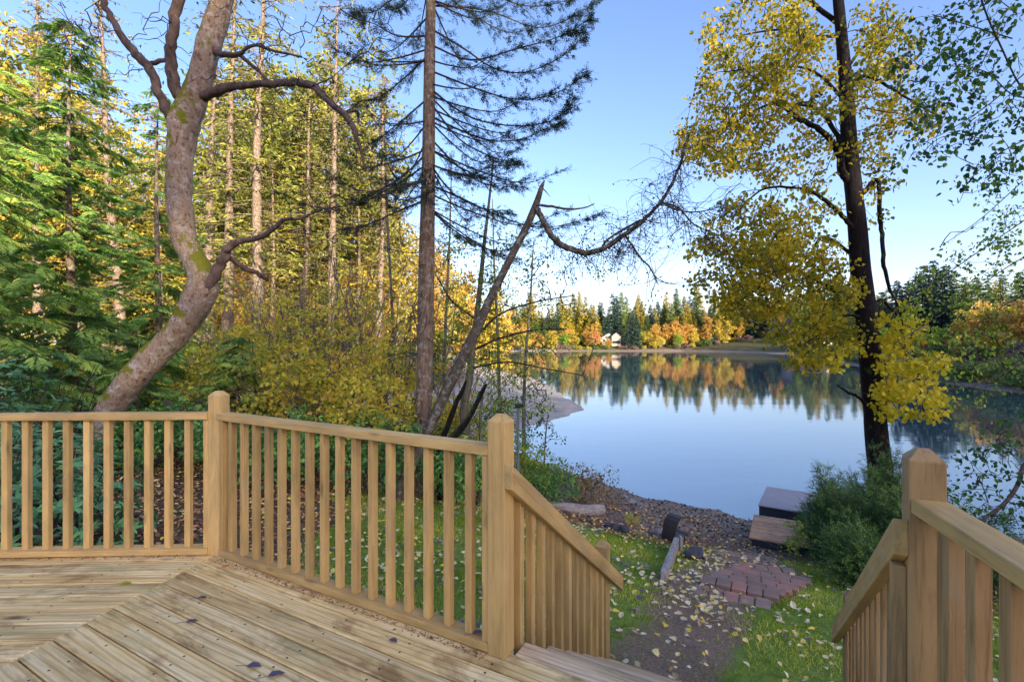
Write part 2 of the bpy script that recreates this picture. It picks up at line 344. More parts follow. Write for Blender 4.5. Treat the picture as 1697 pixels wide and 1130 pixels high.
M['dark_fir'] = leaf_mat('dark_fir_foliage', [(0, (0.0156, 0.039, 0.036)), (0.6, (0.039, 0.0845, 0.066)), (1, (0.078, 0.143, 0.09))], .12, .6, .4)  # dark copy: shade on the unlit firs put into the foliage colour
M['gold_tree'] = leaf_mat('golden_tree_foliage', [(0, (0.2607, 0.2091, 0.0343)), (0.5, (0.5121, 0.4183, 0.0515)), (1, (0.6983, 0.6064, 0.1373))], .35, .6, .5)
M['rust_tree'] = leaf_mat('rusty_tree_foliage', [(0, (.32, .13, .05)), (.5, (.55, .25, .10)), (1, (.70, .42, .18))], .35, .6, .5)
M['purple_bush'] = leaf_mat('bare_purple_brush', [(0, (0.105, 0.07, 0.077)), (0.6, (0.225, 0.154, 0.168)), (1, (0.36, 0.252, 0.224))], .1, .8, .5)
M['grass'] = leaf_mat('grass_blades', [(0, (0.133, 0.2153, 0.0209)), (0.5, (0.2954, 0.4306, 0.0436)), (0.9, (0.5906, 0.6458, 0.0871)), (1, (0.85, 0.7176, 0.2091))], .35)
M['fallen'] = leaf_mat('fallen_leaves', [(0, (0.1265, 0.1122, 0.1552)), (0.14, (0.3289, 0.264, 0.1863)), (0.3, (0.7337, 0.5808, 0.3105)), (0.65, (0.85, 0.792, 0.5278)), (0.88, (0.85, 0.6336, 0.0776)), (1, (0.5693, 0.3168, 0.0776))], .15, .55, .9)
M['litter'] = leaf_mat('leaf_litter', [(0, (0.1134, 0.0592, 0.039)), (0.4, (0.378, 0.1859, 0.0936)), (0.7, (0.7182, 0.3718, 0.1716)), (0.9, (0.85, 0.7098, 0.312)), (1, (0.85, 0.7774, 0.0936))], .1, .7, 0)
M['plum_leaf'] = leaf_mat('plum_leaf', [(0, (.07, .065, .11)), (1, (.13, .12, .19))], .1, .5, 0)
M['rock'] = plain('shore_rock', (.22, .22, .24), .8, 5, .5, 0, .6)
M['wet_stone'] = plain('dark_stone', (.05, .05, .06), .7, 6, .5, 0, .5)
M['pole'] = plain('green_grey_pole', (.14, .18, .18), .5)
M['black'] = plain('black_plastic', (.02, .02, .024), .45)
M['brown_plastic'] = plain('dark_brown_plastic', (.045, .035, .035), .5)
M['dock_grey'] = plain('grey_dock_sheet', (.34, .33, .36), .7, 3, .15)
M['dock_side'] = plain('dark_dock_side', (.025, .028, .045), .6)
M['dock_wood'] = deck_mat('dock_boards', (.48, .22, .10), (.68, .34, .165), (.75, .43, .23))
M['cream'] = plain('cream_siding', (.46, .38, .29), .7)
M['white_wall'] = plain('white_siding', (.42, .42, .43), .7)
M['grey_wall'] = plain('grey_siding', (.36, .36, .37), .7)
M['roof_dark'] = plain('dark_shingles', (.07, .06, .075), .8, 20)
M['roof_red'] = plain('red_roof', (.42, .09, .06), .7, 20)
M['pane'] = plain('window_glass', (.03, .035, .045), .1)
def paver_mat():
    m, n, b = mat_new('paver_stone'); tc = nd(n, 'ShaderNodeTexCoord'); oi = nd(n, 'ShaderNodeObjectInfo')
    c = ramp(n, oi.outputs['Random'], [(0, (.21, .145, .115)), (.35, (.30, .19, .145)), (.62, (.39, .20, .145)), (.85, (.26, .20, .16)), (1, (.52, .19, .13))]).outputs[0]
    x = noise(n, tc.outputs['Object'], 5, 6, .65); c = mixc(n, c, ramp(n, x.outputs['Fac'], [(.3, (.55, .55, .55)), (.7, (1.25, 1.2, 1.2))]).outputs[0], .8, 'MULTIPLY')
    y = noise(n, tc.outputs['Object'], 3, 4, .6); c = mixc(n, c, (.10, .13, .03), mth(n, 'MULTIPLY', ramp(n, y.outputs['Fac'], [(.58, (0, 0, 0)), (.72, (1, 1, 1))]).outputs[0], .6))
    n.links.new(c, b.inputs['Base Color']); b.inputs['Roughness'].default_value = .75; bump(n, b, x.outputs['Fac'], .4, .01); return m
M['paver'] = paver_mat()

# ------------------------------------------------------------------ terrain
LAKE = np.array([(30, 8), (18, 10.2), (11.8, 11), (8.5, 11.5), (6.2, 12.4), (4.7, 13.4), (3.4, 14.8), (2.9, 15.5), (1.0, 18), (-.5, 20.5), (-.4, 23.0), (.4, 24.5), (1.0, 25.4), (2.9, 28.2), (4.0, 30.2), (4.77, 31.6), (4.75, 33.2), (4.6, 35.5), (4.35, 38), (3.9, 45), (3.5, 51), (2.4, 60), (-3, 75), (-10, 110), (-14, 160), (-8, 200), (15, 212), (50, 214), (78, 209), (92, 190), (92, 150), (80, 122), (66, 97), (52, 66), (44, 46), (43, 30), (47, 15), (50, 5)], float)
def lake_sd(X, Y):
    X = np.asarray(X, float); Y = np.asarray(Y, float); d2 = np.full(X.shape, 1e12); ins = np.zeros(X.shape, bool)
    for (x1, y1), (x2, y2) in zip(LAKE, np.roll(LAKE, -1, 0)):
        ex, ey = x2-x1, y2-y1; t = np.clip(((X-x1)*ex+(Y-y1)*ey)/(ex*ex+ey*ey), 0, 1)
        d2 = np.minimum(d2, (X-x1-t*ex)**2+(Y-y1-t*ey)**2)
        c = ((y1 > Y) != (y2 > Y)); ins ^= c & (X < x1+(Y-y1)*ex/np.where(ey == 0, 1e-9, ey))
    d = np.sqrt(d2); return np.where(ins, -d, d)
def sstep(a, b, x):
    t = np.clip((x-a)/(b-a), 0, 1); return t*t*(3-2*t)
def bumps(X, Y, s, a):
    return a*(np.sin(X*s+1.3)*np.cos(Y*s*.9+.4)+.6*np.sin(X*s*2.1-Y*s*1.7)+.4*np.cos(X*s*3.7+Y*s*4.1))
def ground_h(X, Y):
    X = np.asarray(X, float); Y = np.asarray(Y, float); d = lake_sd(X, Y)
    wob = bumps(X, Y, .9, .12)*np.clip(1-np.abs(d)/20, .2, 1)*(Y < 60)
    dd = d+wob
    a = .408+.25*(dd-3.4); cap = 2.10+.02*(dd-10.2); k = .25
    near = np.where(dd < 3.4, .12*dd, -k*np.log(np.exp(-a/k)+np.exp(-np.minimum(cap, 6)/k)))
    far = np.where(d < 4, .06*d, .24+.20*(d-4)); far = np.where(d > 40, 7.44+.06*(d-40), far)
    right = np.where(d < 4, .10*d, .4+.16*(d-4)); right = np.where(d > 40, 6.16+.05*(d-40), right)
    h = near; wf = sstep(120, 170, Y); h = h*(1-wf)+far*wf
    wr = sstep(36, 46, X)*(1-wf)*sstep(0, 30, Y); h = h*(1-wr)+right*wr
    h = np.where(d < 0, np.maximum(.14*d, -2.5), h)+bumps(X, Y, 1.7, .018)
    # sand bars
    h = np.where(d < 0, np.maximum(h, .12-((X-52)/9)**2*.5-((Y-124)/3.2)**2*.5), h)
    h = np.where(d < 0, np.maximum(h, .12-((X-58)/4)**2*.5-((Y-205)/1.5)**2*.5), h)
    ww = .5*X-.866*Y
    h = h+37*sstep(25, 150, ww)*np.where(d > 0, 1, 0)  # hill added behind the viewpoint to keep the sun off the foreground
    return WATER+h
def gh(x, y): return float(ground_h(np.array([x]), np.array([y]))[0])
def build_ground():
    n = 190; b = 6.0; a = .2*n/b*.6
    u = np.linspace(-1, 1, 2*n+1); xs = 2.0+a*np.sinh(b*u)*1.3; ys = 9.0+a*np.sinh(b*u)*1.3
    X, Y = np.meshgrid(xs, ys); Z = ground_h(X, Y); V = np.stack([X, Y, Z], -1).reshape(-1, 3); m = 2*n+1
    i = np.arange(m-1)[:, None]*m; j = np.arange(m-1)[None]
    F = np.stack([i+j, i+j+1, i+m+j+1, i+m+j], -1).reshape(-1, 4)
    g = Geo(); g.add(V, F, .5, True)
    mt, nn, bs = mat_new('ground_soil'); g_ = nd(nn, 'ShaderNodeNewGeometry'); P = g_.outputs['Position']
    me = g.mesh('ground', mt)
    d = lake_sd(X, Y).ravel(); x, y = X.ravel(), Y.ravel()
    lawn = lawn_mask(x, y); beach = np.where(y < 150, 1-sstep(2.6, 4.2, d+bumps(x, y, 1.3, .3)-4.5*sstep(21, 24, y)*(x < 20)), 1-sstep(4, 7, d))
    farlawn = sstep(150, 170, y)*(1-sstep(14, 26, np.abs(x-32)))*sstep(6, 9, d)*(1-sstep(22, 28, d))
    for nm, val in (('lawn', lawn), ('beach', beach), ('farlawn', farlawn), ('path', path_mask(x, y))):
        at_ = me.attributes.new(nm, 'FLOAT', 'POINT'); at_.data.foreach_set('value', val.astype(np.float32))
    A = {k: nd(nn, 'ShaderNodeAttribute', attribute_name=k).outputs['Fac'] for k in ('lawn', 'beach', 'farlawn', 'path')}
    n1 = noise(nn, P, 1.6, 6, .6); n2 = noise(nn, P, 9, 6, .65); n3 = noise(nn, P, 40, 5, .7)
    soil = ramp(nn, n2.outputs['Fac'], [(.3, (.05, .036, .024)), (.5, (.14, .095, .058)), (.7, (.24, .17, .10))]).outputs[0]
    bch = ramp(nn, n3.outputs['Fac'], [(.3, (.12, .09, .07)), (.5, (.28, .225, .175)), (.72, (.52, .45, .36))]).outputs[0]
    bch = mixc(nn, bch, (.62, .58, .58), mth(nn, 'MULTIPLY', n1.outputs['Fac'], .8), 'MULTIPLY')
    lwn = ramp(nn, n2.outputs['Fac'], [(.3, (.11, .15, .03)), (.5, (.17, .26, .04)), (.72, (.26, .32, .07))]).outputs[0]
    flw = ramp(nn, n1.outputs['Fac'], [(.3, (.05, .11, .02)), (.7, (.13, .20, .035))]).outputs[0]
    pth = ramp(nn, n3.outputs['Fac'], [(.3, (.13, .09, .06)), (.55, (.26, .19, .13)), (.75, (.40, .31, .21))]).outputs[0]
    c = mixc(nn, soil, lwn, ramp(nn, mth(nn, 'ADD', A['lawn'], mth(nn, 'MULTIPLY', mth(nn, 'SUBTRACT', n2.outputs['Fac'], .5), .9)), [(.42, (0, 0, 0)), (.62, (1, 1, 1))]).outputs[0])
    c = mixc(nn, c, pth, ramp(nn, mth(nn, 'ADD', A['path'], mth(nn, 'MULTIPLY', mth(nn, 'SUBTRACT', n2.outputs['Fac'], .5), .9)), [(.40, (0, 0, 0)), (.62, (1, 1, 1))]).outputs[0])
    sp_ = nd(nn, 'ShaderNodeSeparateXYZ'); nn.links.new(P, sp_.inputs[0]); fy = mth(nn, 'MULTIPLY', mth(nn, 'GREATER_THAN', sp_.outputs[1], 60), .9)
    c = mixc(nn, c, ramp(nn, n1.outputs['Fac'], [(.3, (.03, .045, .018)), (.7, (.10, .10, .04))]).outputs[0], fy); c = mixc(nn, c, flw, A['farlawn']); snd = mth(nn, 'MULTIPLY', mth(nn, 'MULTIPLY', mth(nn, 'GREATER_THAN', sp_.outputs[1], 21.5), mth(nn, 'LESS_THAN', sp_.outputs[0], 20)), .75); bch = mixc(nn, bch, ramp(nn, n1.outputs['Fac'], [(.35, (.34, .31, .27)), (.65, (.60, .56, .50))]).outputs[0], snd); c = mixc(nn, c, bch, A['beach'])
    nn.links.new(c, bs.inputs['Base Color']); bs.inputs['Roughness'].default_value = .9; bs.inputs['Specular IOR Level'].default_value = .2
    bump(nn, bs, n3.outputs['Fac'], .6, .03)
    o = link('ground', me); return tag(o, kind='structure')
PATH = np.array([(0.75, 3.3), (1.6, 4.5), (2.2, 5.5), (2.7, 6.2), (3.3, 6.9), (3.9, 7.7), (4.2, 8.6)])
def path_mask(x, y):
    d = np.full(x.shape, 1e9)
    for (x1, y1), (x2, y2) in zip(PATH[:-1], PATH[1:]):
        ex, ey = x2-x1, y2-y1; t = np.clip(((x-x1)*ex+(y-y1)*ey)/(ex*ex+ey*ey), 0, 1); d = np.minimum(d, np.hypot(x-x1-t*ex, y-y1-t*ey))
    return 1-sstep(.15+.25*sstep(5.6, 6.4, y), .75+.25*sstep(5.6, 6.4, y), d+bumps(x, y, 2.3, .08))
def lawn_mask(x, y):
    d = lake_sd(x, y); b = bumps(x, y, 1.1, .25)
    m = sstep(3.3, 4.2, d+b*.6)*sstep(-3.2, -2.2, x+b)*(1-sstep(9.0, 10.4, y+.15*x+b))*sstep(1.0, 2.6, y)*(1-sstep(6.0, 7.2, x+b))
    m = m*(1-sstep(.3, 1.4, x+.45*(y-9)-3.2)*.0)
    return m
ground = build_ground()
# lake
def build_lake():
    m, n, b = mat_new('lake_water'); g_ = nd(n, 'ShaderNodeNewGeometry')
    x = noise(n, mapping(n, g_.outputs['Position'], (.55, 1.6, 1)), 1.0, 3, .5); y = noise(n, mapping(n, g_.outputs['Position'], (.08, .3, 1)), 1.0, 3, .5)
    b.inputs['Base Color'].default_value = (.03, .065, .085, 1); b.inputs['Roughness'].default_value = .03; b.inputs['IOR'].default_value = 3.6
    b.inputs['Specular IOR Level'].default_value = .5
    pt = noise(n, mapping(n, g_.outputs['Position'], (.02, .09, 1)), 1.0, 4, .55); n.links.new(ramp(n, pt.outputs['Fac'], [(.45, (.012, .012, .012)), (.62, (.055, .055, .055))]).outputs[0], b.inputs['Roughness'])
    h = mth(n, 'ADD', mth(n, 'MULTIPLY', x.outputs['Fac'], mth(n, 'MULTIPLY', pt.outputs['Fac'], .8)), y.outputs['Fac']); bump(n, b, h, .14, .05)
    me = bpy.data.meshes.new('lake'); s = 700
    me.from_pydata([(-s, -60, WATER), (s, -60, WATER), (s, s, WATER), (-s, s, WATER)], [], [(0, 1, 2, 3)]); me.materials.append(m)
    return tag(link('lake', me), kind='structure')
build_lake()
# unseen wooded ridge added behind the viewpoint to throw shade over the near bank
def build_shade_ridge_wood():
    g = Geo(); n = 14000; q = rng.uniform(-260, 300, n); ww = rng.uniform(138, 166, n)
    X = .5*ww+.866*q; Y = -.866*ww+.5*q
    keep = (Y < -14) | (X > 120); X, Y, q = X[keep], Y[keep], q[keep]
    Z = ground_h(X, Y); top = 11.5+2.2*np.sin(q*.16)+1.8*np.sin(q*.43+1)+1.2*np.sin(q*1.1)
    Z = Z+rng.random(len(X))**.7*np.maximum(top, 5)
    P = np.stack([X, Y, Z], 1); g.leaves(P, rdir(len(P))+np.array([0, 0, -.3]), rdir(len(P)), rng.uniform(2.4, 4.6, len(P)), rng.uniform(1.8, 3, len(P)))
    tag(g.obj('shade_ridge_wood', M['dark_fir']), 'unseen evergreen wood added along the ridge behind the deck to block the sun', 'wood', kind='stuff')
build_shade_ridge_wood()

# ------------------------------------------------------------------ lumber helpers
def box_mesh(name, sx, sy, sz, mat, bev=.003):
    bm = bmesh.new(); bmesh.ops.create_cube(bm, size=1)
    for v in bm.verts: v.co = Vector((v.co.x*sx, v.co.y*sy, v.co.z*sz))
    if bev: bmesh.ops.bevel(bm, geom=bm.edges[:], offset=bev, segments=1, affect='EDGES')
    me = bpy.data.meshes.new(name); bm.to_mesh(me); bm.free(); me.materials.append(mat); return me
def frame_obj(name, me, parent, c, xa, za=(0, 0, 1)):
    """place mesh with local x along xa and local z near za, centre c (world); parent is unrotated"""
    x = Vector(xa).normalized(); z = Vector(za); y = z.cross(x).normalized(); z = x.cross(y)
    from mathutils import Matrix
    o = link(name, me, parent); q = Matrix((x, y, z)).transposed().to_quaternion()
    o.rotation_mode = 'QUATERNION'; o.rotation_quaternion = q; o.location = Vector([float(k) for k in c])-parent.location; return o
def beam(name, parent, a, b, wid, hei, mat, up=(0, 0, 1), bev=.003, plumb=False):
    a = np.array(a, float); b = np.array(b, float); L = float(np.linalg.norm(b-a))
    return frame_obj(name, box_mesh(name, L, wid, hei, mat, bev), parent, (a+b)/2, b-a, up)
def clip(poly, p, nrm):
    out = []; m = len(poly)
    for i in range(m):
        a, b = poly[i], poly[(i+1) % m]; da = float(np.dot(a-p, nrm)); db = float(np.dot(b-p, nrm))
        if da >= 0: out.append(a)
        if da*db < 0: out.append(a+(b-a)*da/(da-db))
    return out
def inset(poly, t):
    m = len(poly); c = sum(poly)/m; out = poly
    for i in range(m):
        a, b = poly[i], poly[(i+1) % m]; e = unit(b-a); nn = np.array([-e[1], e[0]])
        if np.dot(c-a, nn) < 0: nn = -nn
        out = clip(out, a+nn*t, nn)
    return out
def prism(name, poly, xa, ztop, thick, mat, parent, cham=.004, tilt=0):
    c = sum(poly)/len(poly); xa = np.array(xa[:2], float); ya = np.array([-xa[1], xa[0]])
    area = sum(poly[i][0]*poly[(i+1) % len(poly)][1]-poly[(i+1) % len(poly)][0]*poly[i][1] for i in range(len(poly)))
    if area < 0: poly = poly[::-1]
    ins = inset(poly, cham)
    if len(ins) != len(poly): return None
    # match start vertex
    k = int(np.argmin([np.linalg.norm(q-poly[0]) for q in ins])); ins = ins[k:]+ins[:k]
    L = lambda q: (float(np.dot(q-c, xa)), float(np.dot(q-c, ya)))
    V = [(*L(q), 0) for q in ins]+[(*L(q), -cham) for q in poly]+[(*L(q), -thick) for q in poly]; m = len(poly)
    F = [tuple(range(m))]+[(i, m+i, m+(i+1) % m, (i+1) % m) for i in range(m)]+[(m+i, 2*m+i, 2*m+(i+1) % m, m+(i+1) % m) for i in range(m)]+[tuple(range(3*m-1, 2*m-1, -1))]
    me = bpy.data.meshes.new(name); me.from_pydata(V, [], F); me.materials.append(mat); me.update()
    o = link(name, me, parent); o.location = Vector((float(c[0]), float(c[1]), ztop))-parent.location; o.rotation_euler = (tilt, 0, math.atan2(xa[1], xa[0])); return o

# ------------------------------------------------------------------ deck
P1 = np.array([-1.94, 3.20]); P2 = np.array([-.05, 2.18]); e2 = unit(P2-P1); n2 = np.array([-e2[1], e2[0]]); P3 = P2+e2*1.484
e1 = unit(np.array([-1.0, -.039])); n1 = np.array([e1[1], -e1[0]]); n1 = n1 if n1[1] > 0 else -n1
bis = unit(e1+e2); bis = bis if bis[1] < 0 else -bis
r3 = unit(np.array([-.30, -.954])); m3 = np.array([-r3[1], r3[0]]); m3 = m3 if m3[0] > 0 else -m3
STAIR_DIR = n2
def z3(p, z): return np.array([p[0], p[1], z])
deck = thing('deck', (0, 1.0, 0), 'weathered timber deck of mitred planks in the foreground', 'deck')
PITCH, FIRST = .1335, .12
mit_n = np.array([-bis[1], bis[0]])
if np.dot(mit_n, e2) < 0: mit_n = -mit_n
def plank_poly(e, n, off0, off1, side, origin=P1):
    a = origin-n*off0; b = origin-n*off1
    poly = [a-e*9, a+e*9, b+e*9, b-e*9]
    poly = clip(poly, P1+bis*0+mit_n*side*.0025, mit_n*side)
    poly = clip(poly, np.array([0, -1.6]), np.array([0, 1.0]))
    poly = clip(poly, np.array([-4.6, 0]), np.array([1.0, 0]))
    poly = clip(poly, P3+m3*.09, -m3)
    return poly
nails = Geo()
def add_nail(p, r=.006):
    a = np.arange(6)/6*6.283; V = np.stack([p[0]+np.cos(a)*r, p[1]+np.sin(a)*r, np.full(6, .0012)], 1)
    nails.add(V, np.array([[0, 1, 2, 3], [0, 3, 4, 5]]), .5)
for side, e, n in ((1, e2, n2), (-1, e1, n1)):
    for k in range(-1, 34):
        o0 = FIRST+PITCH*(k-1)+.004 if k >= 0 else None
        if k < 0: continue
        if k == 0: o0 = -.013+.0
        o1 = FIRST+PITCH*k-.004
        if k == 0 and side == -1: o0 = -.05
        poly = plank_poly(e, n, o0, o1, side)
        if len(poly) < 3: continue
        pieces = [poly]
        if side == 1 and k in (0, 2):       # butt joints
            q = P1+e2*(1.02 if k == 0 else 2.3)
            pieces = [clip(poly, q+e2*.002, e2), clip(poly, q-e2*.002, -e2)]
        for pc in pieces:
            if len(pc) >= 3:
                prism('plank', pc, e, random.uniform(-.0012, .0008), .032, M['deck'], deck, tilt=random.uniform(-.004, .004))
        for s_ in np.arange(.12, 6, .406):
            for oo in (o0+.03, o1-.03):
                q = P1-n*oo+e*s_
                if -3.6 < q[0] < 2 and .9 < q[1] and np.dot(q-P1, mit_n)*side > .03: add_nail(q+rng.normal(0, .004, 2))
# two boards outside the post line at the stair opening
for o0, o1, m_ in ((.016, .066, 'tread'), (.070, .118, 'tread')):
    a = P2+e2*.065; b = P3-e2*.05
    prism('edge_board', [a+n2*o0, b+n2*o0, b+n2*o1, a+n2*o1], e2, .001, .034, M[m_], deck)
nails.obj('nail_heads', M['nail'], deck)['kind'] = 'stuff'
for a, b in ((P1+n1*.03+e1*3, P1+n1*.03), (P1+n2*.0, P3+n2*.0)):
    beam('rim_joist', deck, z3(a, -.14), z3(b, -.14), .038, .2, M['dark_wood'])
beam('rim_joist', deck, z3(P3+m3*.05, -.14), z3(P3+m3*.05+r3*3, -.14), .038, .2, M['dark_wood'])
for q in (P1-n2*.02+e2*.1, P2-n2*.05, P3-n2*.05, P1+e1*2, np.array([0, -.5])):
    z0 = gh(*q)-.2; beam('support_post', deck, z3(q-n2*.08, z0), z3(q-n2*.08, -.05), .09, .09, M['dark_wood'], up=(1, 0, 0))

RT, RB = .929, .886            # hand rail top and underside
def post_mesh(name, h, mat, s=.089):
    bm = bmesh.new(); q = s/2; t = q*.38; ch = .003
    rings = [(q, 0), (q, h-.034), (q*.96, h-.030), (t, h-.001)]
    vs_ = [[bm.verts.new((x*r, y*r, z)) for x, y in ((-1, -1), (1, -1), (1, 1), (-1, 1))] for r, z in rings]
    bm.faces.new(vs_[0][::-1]); bm.faces.new(vs_[-1])
    for A, B in zip(vs_, vs_[1:]):
        for i in range(4): bm.faces.new((A[i], A[(i+1) % 4], B[(i+1) % 4], B[i]))
    ed = [e for e in bm.edges if abs(e.verts[0].co.z-e.verts[1].co.z) > .3]
    bmesh.ops.bevel(bm, geom=ed, offset=ch, segments=1, affect='EDGES')
    # local x is the grain axis: store the post lying along x
    for v in bm.verts: v.co = Vector((v.co.z, v.co.x, v.co.y))
    me = bpy.data.meshes.new(name); bm.to_mesh(me); bm.free(); me.materials.append(mat); return me
def post(parent, p, z0, z1, e, mat='paint', s=.089):
    return frame_obj('post', post_mesh('post', z1-z0, M[mat], s), parent, z3(p, z0), (0, 0, 1), (e[0], e[1], 0))
def baluster_row(parent, pts, z0s, z1s, e, mat='paint', s=.038):
    for p, a, b in zip(pts, z0s, z1s):
        ee = unit(np.array(e)+rng.normal(0, .02, 2))
        frame_obj('baluster', box_mesh('baluster', b-a, s, s, M[mat], .0025), parent, z3(p, (a+b)/2), (0, 0, 1), (ee[0], ee[1], 0))
# left railing (parallel to the picture) with the corner post
ra = thing('deck_railing', z3(P1+e1*1.2, 0), 'tan deck railing along the left, in front of the leaning trunk', 'railing', 'tan painted railings round the deck')
post(ra, P1, 0.002, 1.072, (e1+(-e2))/np.linalg.norm(e1-e2))
A0 = P1+e1*.052
beam('top_rail', ra, z3(A0, (RT+RB)/2), z3(P1+e1*2.65, (RT+RB)/2), .089, RT-RB, M['paint'])
beam('bottom_rail', ra, z3(A0, .026), z3(P1+e1*2.65, .026), .089, .038, M['paint'])
k = np.arange(20); pts = [P1+e1*(.195+.1285*i) for i in k]; baluster_row(ra, pts, [.045]*20, [RB]*20, e1)
frame_obj('trim', box_mesh('trim', RB-.045, .03, .06, M['paint'], .002), ra, z3(P1+e1*.070, (RB+.045)/2), (0, 0, 1), (-n1[0], -n1[1], 0))
# middle railing with the stair-head post
rb = thing('deck_railing', z3((P1+P2)/2, 0), 'tan deck railing slanting from the corner post to the stair head', 'railing', 'tan painted railings round the deck')
post(rb, P2, .002, 1.072, e2, 'paint_shade')
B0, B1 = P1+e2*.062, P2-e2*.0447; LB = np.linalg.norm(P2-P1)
beam('top_rail', rb, z3(B0-e2*.02, (RT+RB)/2), z3(B1, (RT+RB)/2), .089, RT-RB, M['paint_shade'])
beam('bottom_rail', rb, z3(B0, .026), z3(B1, .026), .089, .038, M['paint_shade'])
pts = [P1+e2*(.150+(LB-.150-.165)/15*i) for i in range(16)]; baluster_row(rb, pts, [.045]*16, [RB]*16, e2, 'paint_shade')
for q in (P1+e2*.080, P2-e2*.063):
    frame_obj('trim', box_mesh('trim', RB-.045, .070, .034, M['paint_shade'], .002), rb, z3(q, (RB+.045)/2), (0, 0, 1), (e2[0], e2[1], 0))
# right railing
rc = thing('deck_railing', z3(P3+r3*.6, 0), 'near shaded tan deck railing running towards the viewer at right', 'railing', 'tan painted railings round the deck')
post(rc, P3, -.25, 1.072, e2, 'paint_worn_shade')
C0 = P3-n2*.0455+e2*.004; beam('top_rail', rc, z3(C0+r3*.0, (RT+RB)/2), z3(C0+r3*2.4, (RT+RB)/2), .092, RT-RB, M['paint_shade'])
beam('bottom_rail', rc, z3(C0+r3*.02, .026), z3(C0+r3*2.4, .026), .089, .038, M['paint_shade'])
frame_obj('trim', box_mesh('trim', RB-.045, .038, .060, M['paint_worn_shade'], .002), rc, z3(C0+r3*.085+m3*.012, (RB+.045)/2), (0, 0, 1), (r3[0], r3[1], 0))
pts = [C0+r3*(.235+.129*i) for i in range(16)]; baluster_row(rc, pts, [.045]*16, [RB]*16, r3, 'paint_worn_shade')

# stairs
st = thing('deck_stairs', z3((P2+P3)/2+n2*.8, -1.0), 'timber steps going down from the deck to the lawn', 'stairs')
RISE, RUN = .168, .262
for i in range(1, 6):
    c0 = .118+RUN*(i-1)-.0; z = -RISE*i
    for o0, o1 in ((c0+.002, c0+.135), (c0+.140, c0+.275)):
        a = P2+e2*.06; b = P3-e2*.06
        prism('tread', [a+n2*o0, b+n2*o0, b+n2*o1, a+n2*o1], e2, z, .036, M['tread'], st)
    a = P2+e2*.08+n2*(c0-.012); b = P3-e2*.08+n2*(c0-.012); beam('riser', st, z3(a, z+RISE/2-.03), z3(b, z+RISE/2-.03), .018, RISE-.05, M['tread'])
for q in (P2+e2*.03, P3-e2*.03):
    beam('stringer', st, z3(q+n2*.10, -.16), z3(q+n2*1.55, -.16-1.45*RISE/RUN), .036, .20, M['dark_wood'])
SL = .70
def stair_rail(top, sgn, label, n, mat):
    """sgn +1: the rail stands on the stair side of the left posts"""
    rt = thing('stair_railing', z3(top+n2*.8, -1.0), label, 'railing', 'tan painted railings round the deck')
    low = top+n2*1.47; gz = gh(*low)
    zr = lambda s_: .775-SL*s_               # rail centre line
    off = e2*sgn*.064
    low_top = zr(1.47)+.222
    post(rt, low, gz-.1, low_top, e2, mat)
    s0, s1 = -.045, 1.72
    # plumb-cut rail
    q = np.array([top+off+n2*s0, top+off+n2*s1]); hh = .055; V = []
    for p_, s_ in zip(q, (s0, s1)):
        for side in (-.019, .019):
            for dz in (-hh, hh): V.append(z3(p_+e2*side, zr(s_)+dz))
    ctr = np.mean(V, 0); bm = bmesh.new(); vv = [bm.verts.new(Vector(v-ctr)) for v in V]
    for f in ((0, 1, 3, 2), (4, 6, 7, 5), (0, 4, 5, 1), (2, 3, 7, 6), (1, 5, 7, 3), (0, 2, 6, 4)): bm.faces.new([vv[i] for i in f])
    bmesh.ops.recalc_face_normals(bm, faces=bm.faces[:]); bmesh.ops.bevel(bm, geom=bm.edges[:], offset=.003, segments=1, affect='EDGES')
    ang = math.atan2(n2[1], n2[0]); tilt = math.atan(SL)
    from mathutils import Matrix
    Rm = Matrix.Rotation(ang, 4, 'Z') @ Matrix.Rotation(tilt, 4, 'Y'); bmesh.ops.transform(bm, matrix=Rm.inverted(), verts=bm.verts[:])
    me = bpy.data.meshes.new('hand_rail'); bm.to_mesh(me); bm.free(); me.materials.append(M['paint_shade'])
    o = link('hand_rail', me, rt); o.matrix_basis = Matrix.Translation(Vector(ctr)-rt.location) @ Rm
    ss = [.125+.1225*i for i in range(n)]
    baluster_row(rt, [top+off*.42+n2*s_ for s_ in ss], [-.30-SL*(s_-.1) for s_ in ss], [zr(s_)+.0 for s_ in ss], e2, mat)
    frame_obj('trim', box_mesh('trim', 1.0, .036, .036, M[mat], .002), rt, z3(top+off*.98+n2*.004*sgn, .21), (0, 0, 1), (e2[0], e2[1], 0)) if sgn < 0 else None
    return rt
stair_rail(P2, 1, 'tan stair railing sloping down beside the lawn, left of the path', 11, 'paint_shade')
stair_rail(P3, -1, 'tan stair railing sloping away under the near right post', 11, 'paint_worn_shade')

